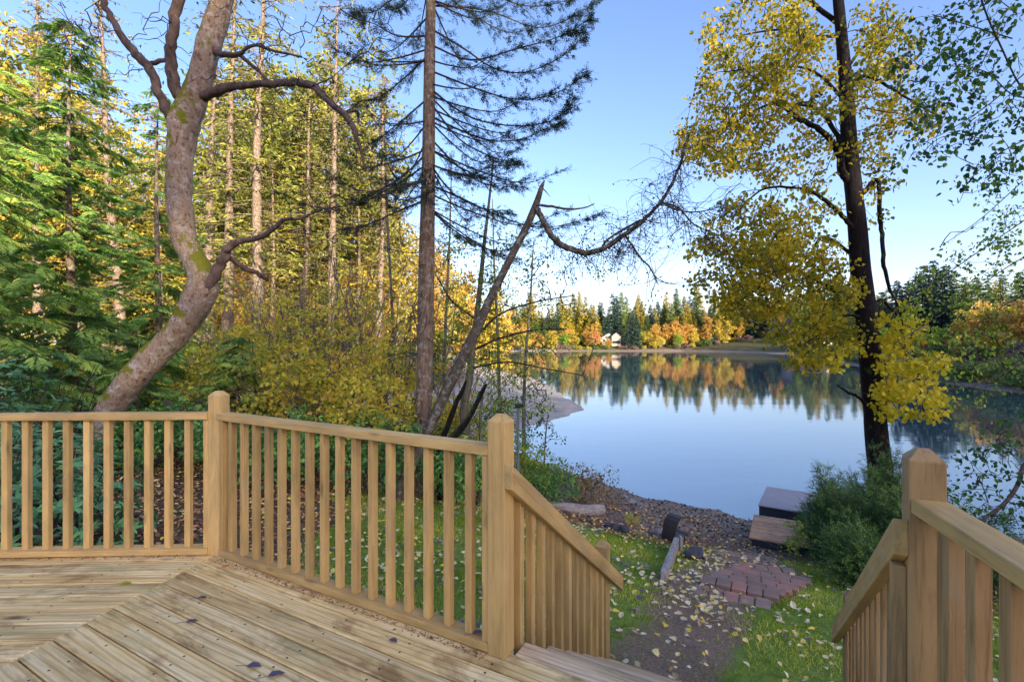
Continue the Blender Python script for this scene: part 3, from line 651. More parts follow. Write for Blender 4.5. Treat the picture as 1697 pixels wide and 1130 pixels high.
# leaves lying on the deck
def flat_leaf(name, P, rz, L, W, mat, label, group=None, cat='leaf', val=.5, slope=(0, 0)):
    g = Geo(); g.fat(np.array([[-L/2, 0, .004]]), np.array([[1.0, 0, 0]]), np.array([[0, .15, 1.0]]), np.array([L]), np.array([W]), np.array([val]))
    g.tube(np.array([[-L/2-L*.7, .1*L, .004], [-L/2-L*.3, .02*L, .006], [-L/2, 0, .005]]), .0012, 4, val)
    o = g.obj(name, mat, None, (0, 0, 0)); o.location = tuple(float(c) for c in P); o.rotation_euler = (slope[0], slope[1], rz); return tag(o, label, cat, group)
def dpx(px, py): Y = FPX*EYE/(py-CY); return ((px-CX)/FPX*Y, Y, .004)
for px, py, rz, L, W, mt, lb in ((335, 992, .3, .05, .045, 'plum_leaf', 'small violet fallen leaf with pale stem nearest the corner post'), (318, 1031, .4, .058, .045, 'plum_leaf', 'dark blue fallen leaf on the deck below the violet leaf'),
        (208, 968, .2, .06, .05, 'lime_leaf', 'bright green fallen leaf on the left deck planks'), (128, 992, .5, .04, .02, 'fallen', 'pale narrow fallen leaf on the left deck planks'),
        (421, 1105, .1, .065, .05, 'plum_leaf', 'dark curled leaf near the bottom edge of the deck, left one'), (458, 1119, .5, .07, .05, 'plum_leaf', 'dark curled leaf near the bottom edge of the deck, right one'),
        (652, 1063, -.5, .045, .04, 'plum_leaf', 'small dark leaf alone on the deck boards below the middle railing'),
        (375, 939, 1.0, .05, .04, 'litter', 'reddish brown leaf on the deck by the corner post')):
    flat_leaf('fallen_leaf', dpx(px, py), rz, L, W, M[mt], lb, 'fallen leaves on the deck', val=.8 if mt == 'lime_leaf' else .5)
q = P2-e2*.12; flat_leaf('fallen_leaf', (q[0], q[1], .049), .4, .055, .045, M['plum_leaf'], 'violet leaf lying on the bottom rail beside the stair-head post', 'fallen leaves on the deck')
# dirt that has gathered along the foot of the railing
g = Geo(); n = 900; t = rng.random(n); side = rng.random(n) < .62
pp = np.where(side[:, None], P1+e2*(.1+t*2.0)[:, None]-n2*(.052+np.abs(rng.normal(0, .016, n)))[:, None], P1+e1*(.1+t*2.3)[:, None]-n1*(.050+np.abs(rng.normal(0, .009, n)))[:, None])
g.leaves(np.hstack([pp, np.full((n, 1), .003)]), rdir(n)*np.array([1, 1, .15]), np.tile([0, 0, 1.0], (n, 1))+rdir(n)*.3, rng.uniform(.006, .03, n), rng.uniform(.002, .008, n), rng.random(n)**2.2)
tag(g.obj('leaf_dirt', M['litter']), 'brown needles and crumbs gathered along the railing foot', 'debris', kind='stuff')
# ------------------------------------------------------------------ generic trees (distance)
def conifer_mesh(H, Rad, t0=.12, nb=230, per=9, ls=.75, droop=.35, power=.75, wid=.42):
    """trunk and crown geometry of a fir: whorled drooping boughs set with foliage sprays"""
    tr = Geo(); cr = Geo(); lean = rng.normal(0, .012, 2)
    z = np.linspace(0, 1, 9); P = np.stack([lean[0]*H*z+.004*H*np.sin(z*9), lean[1]*H*z, H*z], 1)
    tr.tube(P, np.linspace(.014*H, .0012*H, 9)+.01, 7, rough=.06)
    t = t0+(1-t0)*(rng.random(nb)**.9); az = rng.uniform(0, 6.283, nb)
    prof = ((1-t)**power)*(.45+.55*np.minimum(1, (t-t0+.06)/.12)); L = Rad*prof*rng.uniform(.55, 1.2, nb)+.25
    for k in range(nb):
        d = np.array([math.cos(az[k]), math.sin(az[k]), 0]); s = np.linspace(0, 1, 4)[:, None]
        base = np.array([lean[0]*H*t[k], lean[1]*H*t[k], H*t[k]])
        up = .25*(t[k]**2)
        B = base+d*s*L[k]+np.array([0, 0, 1])*(up*s-droop*s**1.6+.12*s**4)*L[k]
        if L[k] > .8: tr.tube(B[:3], np.linspace(.03, .012, 3)*(.4+H/30), 3)
        n = max(3, int(per*L[k]/Rad*1.6)+2); u = rng.random(n)**.75
        pos = base+d*(u*L[k])[:, None]+np.array([0, 0, 1])*((up*u-droop*u**1.6+.12*u**4)*L[k])[:, None]
        side = np.array([-d[1], d[0], 0])*rng.normal(0, 1, (n, 1)); A = d*.7+side*.9+np.array([0, 0, -.28])+rng.normal(0, .2, (n, 3))
        sz = ls*rng.uniform(.6, 1.3, n)*(.55+.45*(1-t[k]))
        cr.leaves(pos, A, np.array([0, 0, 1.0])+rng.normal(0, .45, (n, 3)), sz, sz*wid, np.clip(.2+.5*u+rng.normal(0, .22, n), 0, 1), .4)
    return tr, cr
def broadleaf_mesh(H, Rad, nclu=70, k=26, ls=.45, trunk_t=.25, elong=1.0, sparse=1.0):
    tr = Geo(); cr = Geo(); top = np.array([rng.normal(0, .04)*H, rng.normal(0, .04)*H, H*.8])
    z = np.linspace(0, 1, 6)[:, None]; P = top*z+rng.normal(0, .01*H, (6, 3))*z; tr.tube(P, np.linspace(.018*H, .004*H, 6)+.01, 7, rough=.06)
    skel = list(P[2:])
    for _ in range(9):
        a = rng.uniform(0, 6.283); h = rng.uniform(trunk_t, .75)
        b0 = top*h*1.0; d = np.array([math.cos(a), math.sin(a), rng.uniform(.4, 1.1)]); Q = wander(b0, d, Rad*rng.uniform(.6, 1.05), 5, .18, .03)
        tr.tube(Q, np.linspace(.008*H, .002*H, 6), 5); skel += list(Q[1:])
    c = rdir(nclu)*(rng.random(nclu)**.45)[:, None]*np.array([Rad, Rad, (1-trunk_t)*H*.5*elong])+np.array([0, 0, H*(trunk_t+(1-trunk_t)*.5)])
    c *= rng.uniform(.86, 1.1, (nclu, 1))
    fill_twigs(tr, skel, c, .004*H, .0012*H, .07, 4, 3)
    cluster_leaves(cr, c, k, Rad*.3*sparse, ls, ls*.75, .2)
    return tr, cr
LIB = {}
def proto(key, geos, barkm, leafm):
    tr, cr = geos; LIB[key] = (tr.mesh('trunk', M[barkm]), cr.mesh('crown', M[leafm]))
def variant(key, src, leafm):
    a, b = LIB[src]; c = b.copy(); c.materials.clear(); c.materials.append(M[leafm]); LIB[key] = (a, c)
def plant_tree(name, key, x, y, s, label, cat, group, sz=1.0, z=None):
    o = thing(name, (x, y, (gh(x, y) if z is None else z)-.1), label, cat, group, rng.uniform(0, 6.28)); o.scale = (s, s, s*sz)
    o.rotation_euler[0] = rng.normal(0, .022); o.rotation_euler[1] = rng.normal(0, .022)
    link('trunk', LIB[key][0], o); link('crown', LIB[key][1], o); return o
for i in range(4):
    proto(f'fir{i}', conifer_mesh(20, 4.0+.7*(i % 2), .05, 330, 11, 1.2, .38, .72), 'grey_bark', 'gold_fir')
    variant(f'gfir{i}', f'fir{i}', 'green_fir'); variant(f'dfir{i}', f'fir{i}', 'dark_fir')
for i in range(3):
    proto(f'gold{i}', broadleaf_mesh(10, 3.3, 75, 26, .5, .16), 'grey_bark', 'gold_tree')
    variant(f'rust{i}', f'gold{i}', 'rust_tree'); variant(f'lime{i}', f'gold{i}', 'lime_leaf'); variant(f'orange{i}', f'gold{i}', 'orange_leaf')
for i in range(2):
    proto(f'pop{i}', broadleaf_mesh(14, 2.6, 80, 24, .55, .12, 1.1), 'grey_bark', 'orange_leaf')
    proto(f'brush{i}', broadleaf_mesh(3.2, 2.2, 45, 22, .35, .05), 'grey_bark', 'purple_bush')
    variant(f'gbrush{i}', f'brush{i}', 'green_fir'); variant(f'ybrush{i}', f'brush{i}', 'gold_tree')
def place_row(spec, group, name, lab, cat):
    """spec: (px, Y, key, scale, zscale); labelled in order from the left"""
    spec = sorted(spec, key=lambda s: s[0])
    for i, (px, Y, key, s, zs) in enumerate(spec):
        plant_tree(name, key, (px-CX)/FPX*Y, Y, s, lab.format(ordinal(i+1)), cat, group, zs)
# far shore ------------------------------------------------------------
far = []; px = 842
while px < 1440:
    Y = rng.uniform(226, 262); h = rng.uniform(13.5, 21) if rng.random() < .75 else rng.uniform(20, 24)
    key = rng.choice(['fir', 'gfir', 'fir', 'fir', 'gfir', 'dfir'])+str(rng.integers(4)); far.append((px, Y, key, h/20, rng.uniform(.95, 1.15))); px += rng.uniform(4, 9)
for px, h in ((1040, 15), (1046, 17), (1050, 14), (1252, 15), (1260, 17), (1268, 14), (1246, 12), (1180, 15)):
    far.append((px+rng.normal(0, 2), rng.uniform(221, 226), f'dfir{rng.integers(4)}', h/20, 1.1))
for px in np.arange(1285, 1470, 8.0):
    far.append((px+rng.normal(0, 2), rng.uniform(150, 205) if px > 1340 else rng.uniform(205, 225), rng.choice(['dfir', 'gfir', 'gfir', 'fir'])+str(rng.integers(4)), rng.uniform(.45, .8), 1.1))
place_row(far, 'firs across the lake', 'fir_tree', 'fir on the far shore of the lake, {} from the left', 'tree')
row = [(px+rng.normal(0, 3), 224+rng.normal(0, 1.5), rng.choice(['gold', 'orange', 'orange', 'lime', 'pop'])+str(rng.integers(2)), rng.uniform(.6, .95), rng.uniform(.9, 1.2)) for px in np.arange(868, 1300, 17.0) if not 996 < px < 1052]
row += [(985, 222, 'rust0', .85, 1), (973, 224, 'orange1', .8, 1), (1044, 226, 'gold1', .6, 1), (1008, 221, 'orange1', .5, 1), (1030, 221, 'brush0', 1.0, .6), (1095, 219, 'gold0', .62, 1), (1118, 222, 'pop0', .95, 1), (1135, 223, 'orange0', 1.1, 1), (1124, 218, 'lime1', .7, 1),
       (1105, 224, 'orange2', 1.0, 1), (1190, 222, 'gold2', .95, 1.2), (1205, 221, 'gold0', .9, 1.3), (1170, 222, 'orange1', .8, 1), (1283, 219, 'pop1', 1.0, 1), (1276, 218, 'orange2', .7, 1), (1292, 221, 'pop0', .8, 1),
       (870, 205, 'gold1', 1.0, 1), (893, 212, 'orange0', .9, 1), (915, 216, 'gold2', .9, 1), (935, 219, 'lime0', .8, 1), (950, 220, 'gold0', .85, 1), (1325, 205, 'lime2', .8, 1), (1350, 200, 'gold1', .8, 1), (1380, 190, 'lime0', .8, 1), (1225, 223, 'gold1', .7, 1), (1150, 221, 'gold1', .8, 1)]
place_row(row, 'autumn trees across the lake', 'autumn_tree', 'golden autumn tree at the far waterside, {} from the left', 'tree')
row = []; px = 862
while px < 1420:
    if not (1012 < px < 1040): row.append((px, 216+rng.uniform(1, 4) if px < 1300 else 206-(px-1300)*.45, rng.choice(['brush0', 'brush1', 'gbrush0', 'brush0', 'gbrush1', 'ybrush0']), rng.uniform(.55, 1.15), rng.uniform(.7, 1.1)))
    px += rng.uniform(9, 17)
place_row(row, 'brush along the far waterline', 'shore_bush', 'low brush at the far waterline, {} from the left', 'bush')
# right-hand shore, in shade ----------------------------------------------
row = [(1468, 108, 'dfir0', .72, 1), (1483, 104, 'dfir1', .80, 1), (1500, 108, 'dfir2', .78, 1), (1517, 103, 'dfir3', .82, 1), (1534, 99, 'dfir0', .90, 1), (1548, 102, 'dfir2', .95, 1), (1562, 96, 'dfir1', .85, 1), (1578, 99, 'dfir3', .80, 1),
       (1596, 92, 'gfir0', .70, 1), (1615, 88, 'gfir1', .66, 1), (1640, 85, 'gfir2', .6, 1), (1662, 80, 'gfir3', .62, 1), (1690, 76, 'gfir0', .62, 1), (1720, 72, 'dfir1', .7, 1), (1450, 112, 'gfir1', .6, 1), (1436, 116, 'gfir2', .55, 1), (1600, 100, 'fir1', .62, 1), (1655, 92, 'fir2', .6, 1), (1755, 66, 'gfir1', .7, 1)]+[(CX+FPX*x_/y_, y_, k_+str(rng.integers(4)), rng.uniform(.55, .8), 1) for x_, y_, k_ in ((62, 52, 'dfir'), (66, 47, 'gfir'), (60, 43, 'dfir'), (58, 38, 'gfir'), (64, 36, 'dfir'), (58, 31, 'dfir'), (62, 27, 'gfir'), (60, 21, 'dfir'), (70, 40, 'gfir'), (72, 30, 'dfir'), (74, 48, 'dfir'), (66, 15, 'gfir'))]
place_row(row, 'firs on the right-hand shore', 'fir_tree', 'dark fir on the right-hand shore, {} from the big mossy trunk', 'tree')
row = [(1612, 76, 'gold2', .75, 1), (1640, 70, 'orange1', .8, 1), (1672, 66, 'gold0', .85, 1), (1520, 88, 'rust1', .55, 1), (1560, 82, 'lime0', .6, 1), (1585, 78, 'rust2', .5, 1), (1700, 62, 'orange2', .8, 1), (1470, 96, 'lime1', .6, 1)]
place_row(row, 'autumn trees on the right-hand shore', 'autumn_tree', 'autumn tree on the right-hand shore, {} from the big mossy trunk', 'tree')
row = []; 
for q in range(15): row.append((1445+q*19+rng.normal(0, 4), 94-q*2.6+rng.normal(0, 1), rng.choice(['brush0', 'brush1', 'gbrush0', 'ybrush1']), rng.uniform(.5, .95), 1))
for (x1, y1), (x2, y2) in zip(LAKE[30:36], LAKE[31:37]):
    L_ = math.hypot(x2-x1, y2-y1); nx, ny = (y2-y1)/L_, -(x2-x1)/L_
    for q in np.arange(1.0, L_, 3.4):
        xx, yy = x1+(x2-x1)*q/L_, y1+(y2-y1)*q/L_; o_ = 1.6+abs(rng.normal(0, 1.2)); sg = 1 if float(lake_sd(np.array([xx+nx]), np.array([yy+ny]))[0]) > 0 else -1
        xx, yy = xx+nx*sg*o_, yy+ny*sg*o_; row.append((CX+FPX*xx/yy, yy, rng.choice(['gbrush0', 'gbrush1', 'ybrush0', 'brush1', 'ybrush1']), rng.uniform(.55, 1.1), rng.uniform(.7, 1.1)))
place_row(row, 'brush on the right-hand shore', 'shore_bush', 'bare brush on the right-hand bank, {} from the big mossy trunk', 'bush')

# far houses -----------------------------------------------------------------
def house(px, Y, wx, wy, h, roofh, wall, roof, label, rot=0.0, z=None):
    x = (px-CX)/FPX*Y; o = thing('house', (x, Y, (gh(x, Y) if z is None else z)-.2), label, 'house', rotz=rot)
    g = Geo()
    def quadbox(gg, x0, x1, y0, y1, z0, z1):
        V = np.array([(x0, y0, z0), (x1, y0, z0), (x1, y1, z0), (x0, y1, z0), (x0, y0, z1), (x1, y0, z1), (x1, y1, z1), (x0, y1, z1)], float)
        gg.add(V, np.array([[0, 3, 2, 1], [4, 5, 6, 7], [0, 1, 5, 4], [1, 2, 6, 5], [2, 3, 7, 6], [3, 0, 4, 7]]), .5)
    quadbox(g, -wx/2, wx/2, -wy/2, wy/2, 0, h)
    V = np.array([(-wx/2, -wy/2, h), (wx/2, -wy/2, h), (0, -wy/2, h+roofh), (-wx/2, wy/2, h), (wx/2, wy/2, h), (0, wy/2, h+roofh)], float)
    g.add(V, np.array([[0, 1, 2, 2], [4, 3, 5, 5]])[:, [0, 1, 2, 3]][:, :4] if False else np.array([[0, 1, 2, 0], [4, 3, 5, 4]]), .5)
    me = bpy.data.meshes.new('wall'); VV = np.concatenate(g.V)
    me.from_pydata([tuple(v) for v in VV], [], [tuple(f) for f in g.F[0]]+[(8, 9, 10), (12, 11, 13)]); me.materials.append(M[wall]); link('wall', me, o)
    e = .35; rz = h-e*roofh/(wx/2); th = .18
    V = [(-wx/2-e, -wy/2-e, rz), (0, -wy/2-e, h+roofh), (wx/2+e, -wy/2-e, rz), (-wx/2-e, wy/2+e, rz), (0, wy/2+e, h+roofh), (wx/2+e, wy/2+e, rz)]
    V = [(a, b, c+.03) for a, b, c in V]+[(a, b, c+.03+th) for a, b, c in V]
    F = [(0, 1, 4, 3), (1, 2, 5, 4), (6, 9, 10, 7), (7, 10, 11, 8), (0, 6, 7, 1), (1, 7, 8, 2), (3, 4, 10, 9), (4, 5, 11, 10), (0, 3, 9, 6), (2, 8, 11, 5)]
    me = bpy.data.meshes.new('roof'); me.from_pydata(V, [], F); me.materials.append(M[roof]); r = link('roof', me, o)
    ch = box_mesh('chimney', .8, .8, 2.0, M['roof_dark'], 0); c = link('chimney', ch, r); c.location = (wx*.22, 0, h+roofh*.75)
    for fz in ((1.2, 2.6), (3.9, 5.2)):
        if fz[1] > h+.3: continue
        for k in (-1, 0, 1):
            f = box_mesh('window', 1.5, .12, fz[1]-fz[0], M['white_wall'], 0); ww = link('window', f, o); ww.location = (k*wx*.29, -wy/2-.02, sum(fz)/2)
            pn = box_mesh('pane', 1.2, .12, fz[1]-fz[0]-.3, M['pane'], 0); pp_ = link('pane', pn, ww); pp_.location = (0, -.02, 0)
    return o
house(1022, 228, 4.2, 8, 4.6, 1.8, 'cream', 'roof_dark', 'cream gabled house on the far lawn', -.25)
house(1004, 231, 8, 7, 3.2, 2.2, 'white_wall', 'roof_dark', 'low dark-roofed house left of the cream gabled house', .2)
house(1316, 212, 8, 7, 5.4, 2.0, 'grey_wall', 'roof_dark', 'white house behind the yellow leaves at the right end of the far shore', .3)
house(1352, 150, 9, 7, 3.0, 2.2, 'grey_wall', 'roof_dark', 'low grey-white house on the right bank behind the yellow leaves', .5)
house(-34, 38, 7, 6, 3.0, 2.0, 'grey_wall', 'roof_red', 'red-roofed house half hidden behind the cedar at the left edge', 1.2)

# left forest (beyond the shrubs) ------------------------------------------------------------
for i in range(3):
    proto(f'bigmaple{i}', broadleaf_mesh(26, 5.2, 250, 34, .36, .16, 1.0, .6), 'grey_bark', 'gold_tree'); variant(f'lbig{i}', f'bigmaple{i}', 'soft_green')
for i in range(3):
    proto(f'maple{i}', broadleaf_mesh(11, 3.6, 170, 30, .24, .12, 1.0, .8), 'grey_bark', 'gold_tree')
    variant(f'lmaple{i}', f'maple{i}', 'lime_leaf'); variant(f'omaple{i}', f'maple{i}', 'orange_leaf')
for i in range(3):
    proto(f'tall{i}', conifer_mesh(26, 3.4, .18, 215, 12, .46, .30, .30, .30), 'fir_bark', 'gold_fir')
    variant(f'gtall{i}', f'tall{i}', 'soft_green')
row = [(203, 31, 'tall0', .95, 1), (340, 29, 'gtall1', .9, 1), (374, 25, 'gtall0', .8, 1.1), (420, 24, 'gtall2', .9, 1), (546, 27, 'gtall0', .8, 1.1), (62, 28, 'tall2', .8, 1.1), (628, 35, 'tall2', .85, 1), (500, 39, 'tall0', .9, 1), (270, 41, 'tall1', .85, 1), (5, 38, 'tall0', .8, 1), (130, 44, 'tall2', .9, 1), (590, 43, 'tall1', .75, 1), (452, 44, 'tall1', .75, 1)]
place_row(row, 'tall firs of the forest on the left', 'fir_tree', 'tall forest fir behind the leaning trunk, {} from the left edge', 'tree')
row = []; px = -60
while px < 640:
    row.append((px, rng.uniform(44, 66), rng.choice(['maple', 'lmaple', 'maple', 'omaple'])+str(rng.integers(3)), rng.uniform(.8, 1.45), rng.uniform(1.0, 1.35))); px += rng.uniform(24, 44)
row += [(690, 60, 'omaple1', 1.2, 1.2), (735, 66, 'maple0', 1.2, 1.2), (770, 74, 'pop0', 1.0, 1), (655, 52, 'maple2', 1.2, 1.3), (800, 92, 'gold1', 1.2, 1), (830, 120, 'orange1', 1.3, 1)]
row += [(px+rng.normal(0, 6), Y, k+str(rng.integers(3)), sc_, 1) for px, Y, k, sc_ in ((-30, 34, 'bigmaple', .95), (25, 38, 'lbig', 1.0), (80, 44, 'bigmaple', 1.15), (175, 46, 'lbig', .95), (225, 56, 'bigmaple', 1.1), (320, 54, 'lbig', .85), (365, 50, 'lbig', .85), (405, 50, 'lbig', 1.25), (440, 58, 'bigmaple', 1.3), (485, 50, 'lbig', 1.3), (530, 54, 'bigmaple', 1.3), (572, 46, 'lbig', 1.15), (625, 56, 'bigmaple', .85))]
place_row(row, 'golden trees of the forest on the left', 'autumn_tree', 'golden leafy tree deep in the left forest, {} from the left edge', 'tree')
row = []; px = -40
while px < 840:
    Y = rng.uniform(62, 95) if px < 660 else rng.uniform(84, 140)
    row.append((px, Y, rng.choice(['fir', 'fir', 'gfir'])+str(rng.integers(4)), rng.uniform(.75, 1.35)*(1 if px < 640 else .8), 1.05)); px += rng.uniform(30, 60)
place_row(row, 'sunlit firs deep in the left forest', 'fir_tree', 'sunlit fir deep in the left forest, {} from the left edge', 'tree')

# ------------------------------------------------------------------ leaning madrone
def limb(geo, pts, Y, dy=0, n=9, rough=.06):
    P, r = px_path(pts, Y, dy)
    if isinstance(geo, tuple):            # (material, thing): every limb is a part of its own
        P = P+rng.normal(0, .16, P.shape)*r[:, None]; g_ = Geo(); g_.tube(P, r, n+2, rough=.12); g_.obj('limb', M[geo[0]], geo[1])
    else: geo.tube(P, r, n, rough=rough)
    return P
MY = 8.35
mx = at(128, 800, MY); mad = thing('madrone_tree', (mx[0], mx[1], gh(mx[0], mx[1])), 'leaning S-curved bare trunk with pinkish bark and a patch of moss', 'tree')
g = Geo()
main = [(104, 850, 70.7), (118, 815, 63.2), (148, 755, 55.8), (175, 692, 53.0), (206, 645, 53.0), (246, 600, 53.9), (286, 558, 52.1), (316, 520, 52.1), (333, 483, 55.8), (334, 455, 50.2), (319, 425, 44.6), (303, 388, 43.7), (298, 340, 46.5), (297, 290, 47.4), (300, 240, 49.3), (307, 200, 53.9), (322, 160, 48.4), (337, 110, 44.6), (351, 60, 41.9), (366, 5, 38.1), (380, -60, 34.4), (400, -150, 29.8), (405, -260, 24.2), (430, -380, 16.7), (440, -500, 7.4)]
P, r = px_path(main, MY); P = np.vstack([np.array([[P[0][0]-.05, P[0][1], gh(P[0][0], P[0][1])-.25]]), P]); r = np.concatenate([[r[0]*1.15], r])
r = r*(1+.05*np.sin(np.arange(len(r))*1.7)*rng.random(len(r))); g.tube(P, r, 20, rough=.085); g.obj('trunk', M['madrone'], mad)
lg = ('madrone_limb', mad); skel = []
for pts, dy in (([(303, 212, 18), (278, 186, 20), (262, 150, 18), (250, 118, 18), (225, 90, 17), (200, 58, 15), (180, 22, 13), (165, -10, 12), (140, -80, 8), (120, -160, 3)], -.4),
                ([(310, 205, 20), (299, 165, 23), (287, 130, 22), (281, 90, 21), (287, 45, 20), (297, -5, 19), (310, -80, 14), (320, -200, 5)], -.5),
                ([(322, 168, 18), (358, 151, 18), (390, 144, 14), (430, 140, 13), (470, 139, 13), (500, 138, 13), (522, 146, 13), (545, 168, 12), (568, 188, 11), (585, 212, 9), (596, 240, 6), (606, 285, 3)], -.7),
                ([(330, 505, 20), (348, 470, 22), (366, 438, 18), (377, 412, 16), (400, 400, 12), (430, 393, 10), (455, 378, 9), (472, 364, 7), (500, 362, 5), (540, 345, 3), (575, 360, 2)], -.5),
                ([(378, 425, 10), (405, 445, 9), (428, 454, 8), (446, 466, 6)], .5),
                ([(250, 105, 9), (285, 98, 8)], 0), ([(345, 85, 12), (380, 92, 10), (397, 90, 8), (420, 75, 6), (455, 85, 5), (500, 95, 3)], -.9), ([(397, 92, 8), (420, 110, 6), (445, 135, 4), (470, 165, 2)], -.3),
                ([(568, 188, 8), (592, 185, 5), (594, 205, 3)], .2)):
    skel += list(limb(lg, pts, MY, dy, 8, .05)[8:])
tw = Geo(); skel = np.array(skel); cents = px_centers([(560, 250, 90, 130, 3), (480, 150, 90, 100, 3), (330, 60, 120, 90, 3), (180, 60, 90, 90, 2), (560, 60, 110, 90, 2), (500, 370, 80, 60, 2), (80, 40, 90, 60, 1)], MY-.4, 1.1, 190)
fill_twigs(tw, skel, cents, .011, .0025, .085, 6, 4); tw2 = Geo()
tw.obj('twigs', M['twig'], mad)
for i in range(150):
    b_ = at(rng.uniform(500, 680), rng.uniform(190, 420), MY-.6+rng.normal(0, .5)); T = wander(b_, [rng.normal(.1, .6), rng.normal(0, .5), rng.normal(-.4, .5)], rng.uniform(.3, .9), 8, .3, -.06); tw2.tube(T, np.linspace(.0055, .0018, 9), 3)
    for _ in range(2): tw2.tube(wander(T[rng.integers(2, 7)], rdir(1)[0], rng.uniform(.15, .4), 5, .3, -.03), np.linspace(.003, .0014, 6), 3)
tw2.obj('twigs', M['twig'], mad)
lf = Geo(); up = px_centers([(380, -260, 260, 190, 3), (150, -180, 160, 120, 2), (560, -120, 140, 90, 1)], MY, 1.4, 120); cluster_leaves(lf, up, 26, .45, .10, .045, .2); cluster_leaves(lf, cents[rng.choice(len(cents), 50)], 5, .2, .07, .03, .2)
lf.obj('crown', M['green_leaf'], mad)

# ------------------------------------------------------------------ fir trunk in the middle
FY = 9.7; fx = at(700, 815, FY); fir = thing('fir_tree', (fx[0], fx[1], gh(fx[0], fx[1])), 'straight grey-barked fir with drooping dark boughs rising behind the middle railing', 'tree')
g = Geo(); pts = [(696, 850, 36), (699, 815, 31), (700, 760, 29), (702, 680, 28), (705, 560, 27), (707, 440, 26), (709, 320, 24), (711, 200, 21), (712, 100, 18), (714, 0, 16), (716, -150, 14), (718, -350, 11), (720, -600, 7), (722, -900, 3)]
P, r = px_path(pts, FY); P = np.vstack([[P[0][0], P[0][1], gh(P[0][0], P[0][1])-.3], P]); r = np.concatenate([[r[0]*1.2], r]); g.tube(P, r, 16, rough=.05); g.obj('trunk', M['fir_bark'], fir)
bo = Geo(); nl = Geo()
def bough(pts3, r0=.022, dens=1.0, tl=.34):
    """one fir bough: limb, side twigs and needle sprays"""
    P = catmull(pts3, 4); m = len(P); bo.tube(P, np.linspace(r0, .004, m), 5)
    L = np.sum(np.linalg.norm(np.diff(P, axis=0), axis=1)); n = int(L*22*dens)
    t = rng.random(n)**.75*.97+.02; idx = t*(m-1); i0 = idx.astype(int); f = (idx-i0)[:, None]
    pos = P[i0]*(1-f)+P[np.minimum(i0+1, m-1)]*f; D = unit(P[np.minimum(i0+1, m-1)]-P[i0])
    sd_ = unit(np.cross(D, [0, 0, 1.0]))*np.where(rng.random(n) < .5, -1, 1)[:, None]
    A = unit(D*.75+sd_*rng.uniform(.3, 1.0, (n, 1))+np.array([0, 0, -.22])+rng.normal(0, .18, (n, 3)))
    LL = tl*(1.15-.65*t)*rng.uniform(.6, 1.4, n); e = pos+A*LL[:, None]
    for a, b in zip(pos[::2], e[::2]): bo.tube(np.array([a, (a+b)/2+rng.normal(0, .012, 3), b]), [.004, .003, .0015], 3)
    k = rng.random(n) < .35+.6*t                      # inner parts are bare
    for rep in range(4):
        j = np.where(k)[0]; u = rng.random(len(j)); q = pos[j]+A[j]*(LL[j]*u)[:, None]
        d2 = unit(A[j]+rng.normal(0, .5, (len(j), 3))); needles(nl, q, d2, .13*rng.uniform(.6, 1.3, len(j)), 9, .046, .015)
ex = [[(713, 10), (765, 12), (818, 21), (889, 46), (942, 32), (985, 4)], [(714, 48), (769, 81), (818, 113), (870, 120), (930, 95), (968, 60)], [(714, 118), (783, 145), (854, 165), (918, 156), (971, 124)], [(713, 147), (755, 180), (801, 202), (872, 209), (925, 195), (953, 166)],
      [(713, 193), (769, 219), (818, 234), (868, 230), (907, 212), (939, 202)], [(712, 228), (755, 272), (801, 304), (868, 311)], [(711, 306), (765, 329), (818, 354), (868, 372), (925, 375), (1008, 350)], [(714, 75), (780, 100), (860, 80), (930, 60), (980, 30)],
      [(713, 160), (677, 191), (641, 220), (610, 240)], [(712, 90), (670, 130), (630, 160), (590, 170)], [(711, 250), (670, 290), (630, 315), (600, 330)], [(710, 330), (660, 350), (610, 372), (570, 380)], [(710, 345), (750, 380), (800, 410), (860, 430)], [(712, 60), (660, 60), (620, 40), (585, 30)],
      [(715, -40), (790, -20), (870, 10), (940, 0), (985, -40)], [(715, -60), (660, -10), (620, 20), (590, 20)], [(713, 170), (760, 230), (820, 262), (860, 268)], [(711, 270), (750, 320), (800, 345), (850, 350)]]
for i, b in enumerate(ex):
    dy = rng.uniform(-1.2, 1.6); m = len(b); bough(np.array([at(x, y, FY+dy*k/(m-1)) for k, (x, y) in enumerate(b)]), .022, 1.7)
base = P
for i in range(95):
    h = rng.uniform(4.6, 15); z = EYE+h-2.2; j = int(np.argmin(np.abs(P[:, 2]-z))); p0 = P[j]; az = rng.uniform(0, 6.283); L = rng.uniform(1.5, 3.1)*(1-.05*(h-4.6)); d = np.array([math.cos(az), math.sin(az), 0])
    bough(np.array([p0, p0+d*L*.35+[0, 0, -.16*L], p0+d*L*.7+[0, 0, -.26*L], p0+d*L+[0, 0, -.16*L]]), .02, .75)
for i in range(26):     # dead twigs on the lower trunk
    z = rng.uniform(-.2, 4.2); j = int(np.argmin(np.abs(P[:, 2]-z))); az = rng.uniform(0, 6.283); Q = wander(P[j], np.array([math.cos(az), math.sin(az), -.25]), rng.uniform(.5, 1.5), 6, .22, -.03); bo.tube(Q, np.linspace(.010, .002, 7), 4)
    for _ in range(3): q = Q[rng.integers(1, 6)]; S = wander(q, rdir(1)[0], rng.uniform(.2, .5), 4, .3, -.05); bo.tube(S, np.linspace(.004, .0012, 5), 3)
bo.obj('boughs', M['twig'], fir); nl.obj('crown', M['fir_needles'], fir)

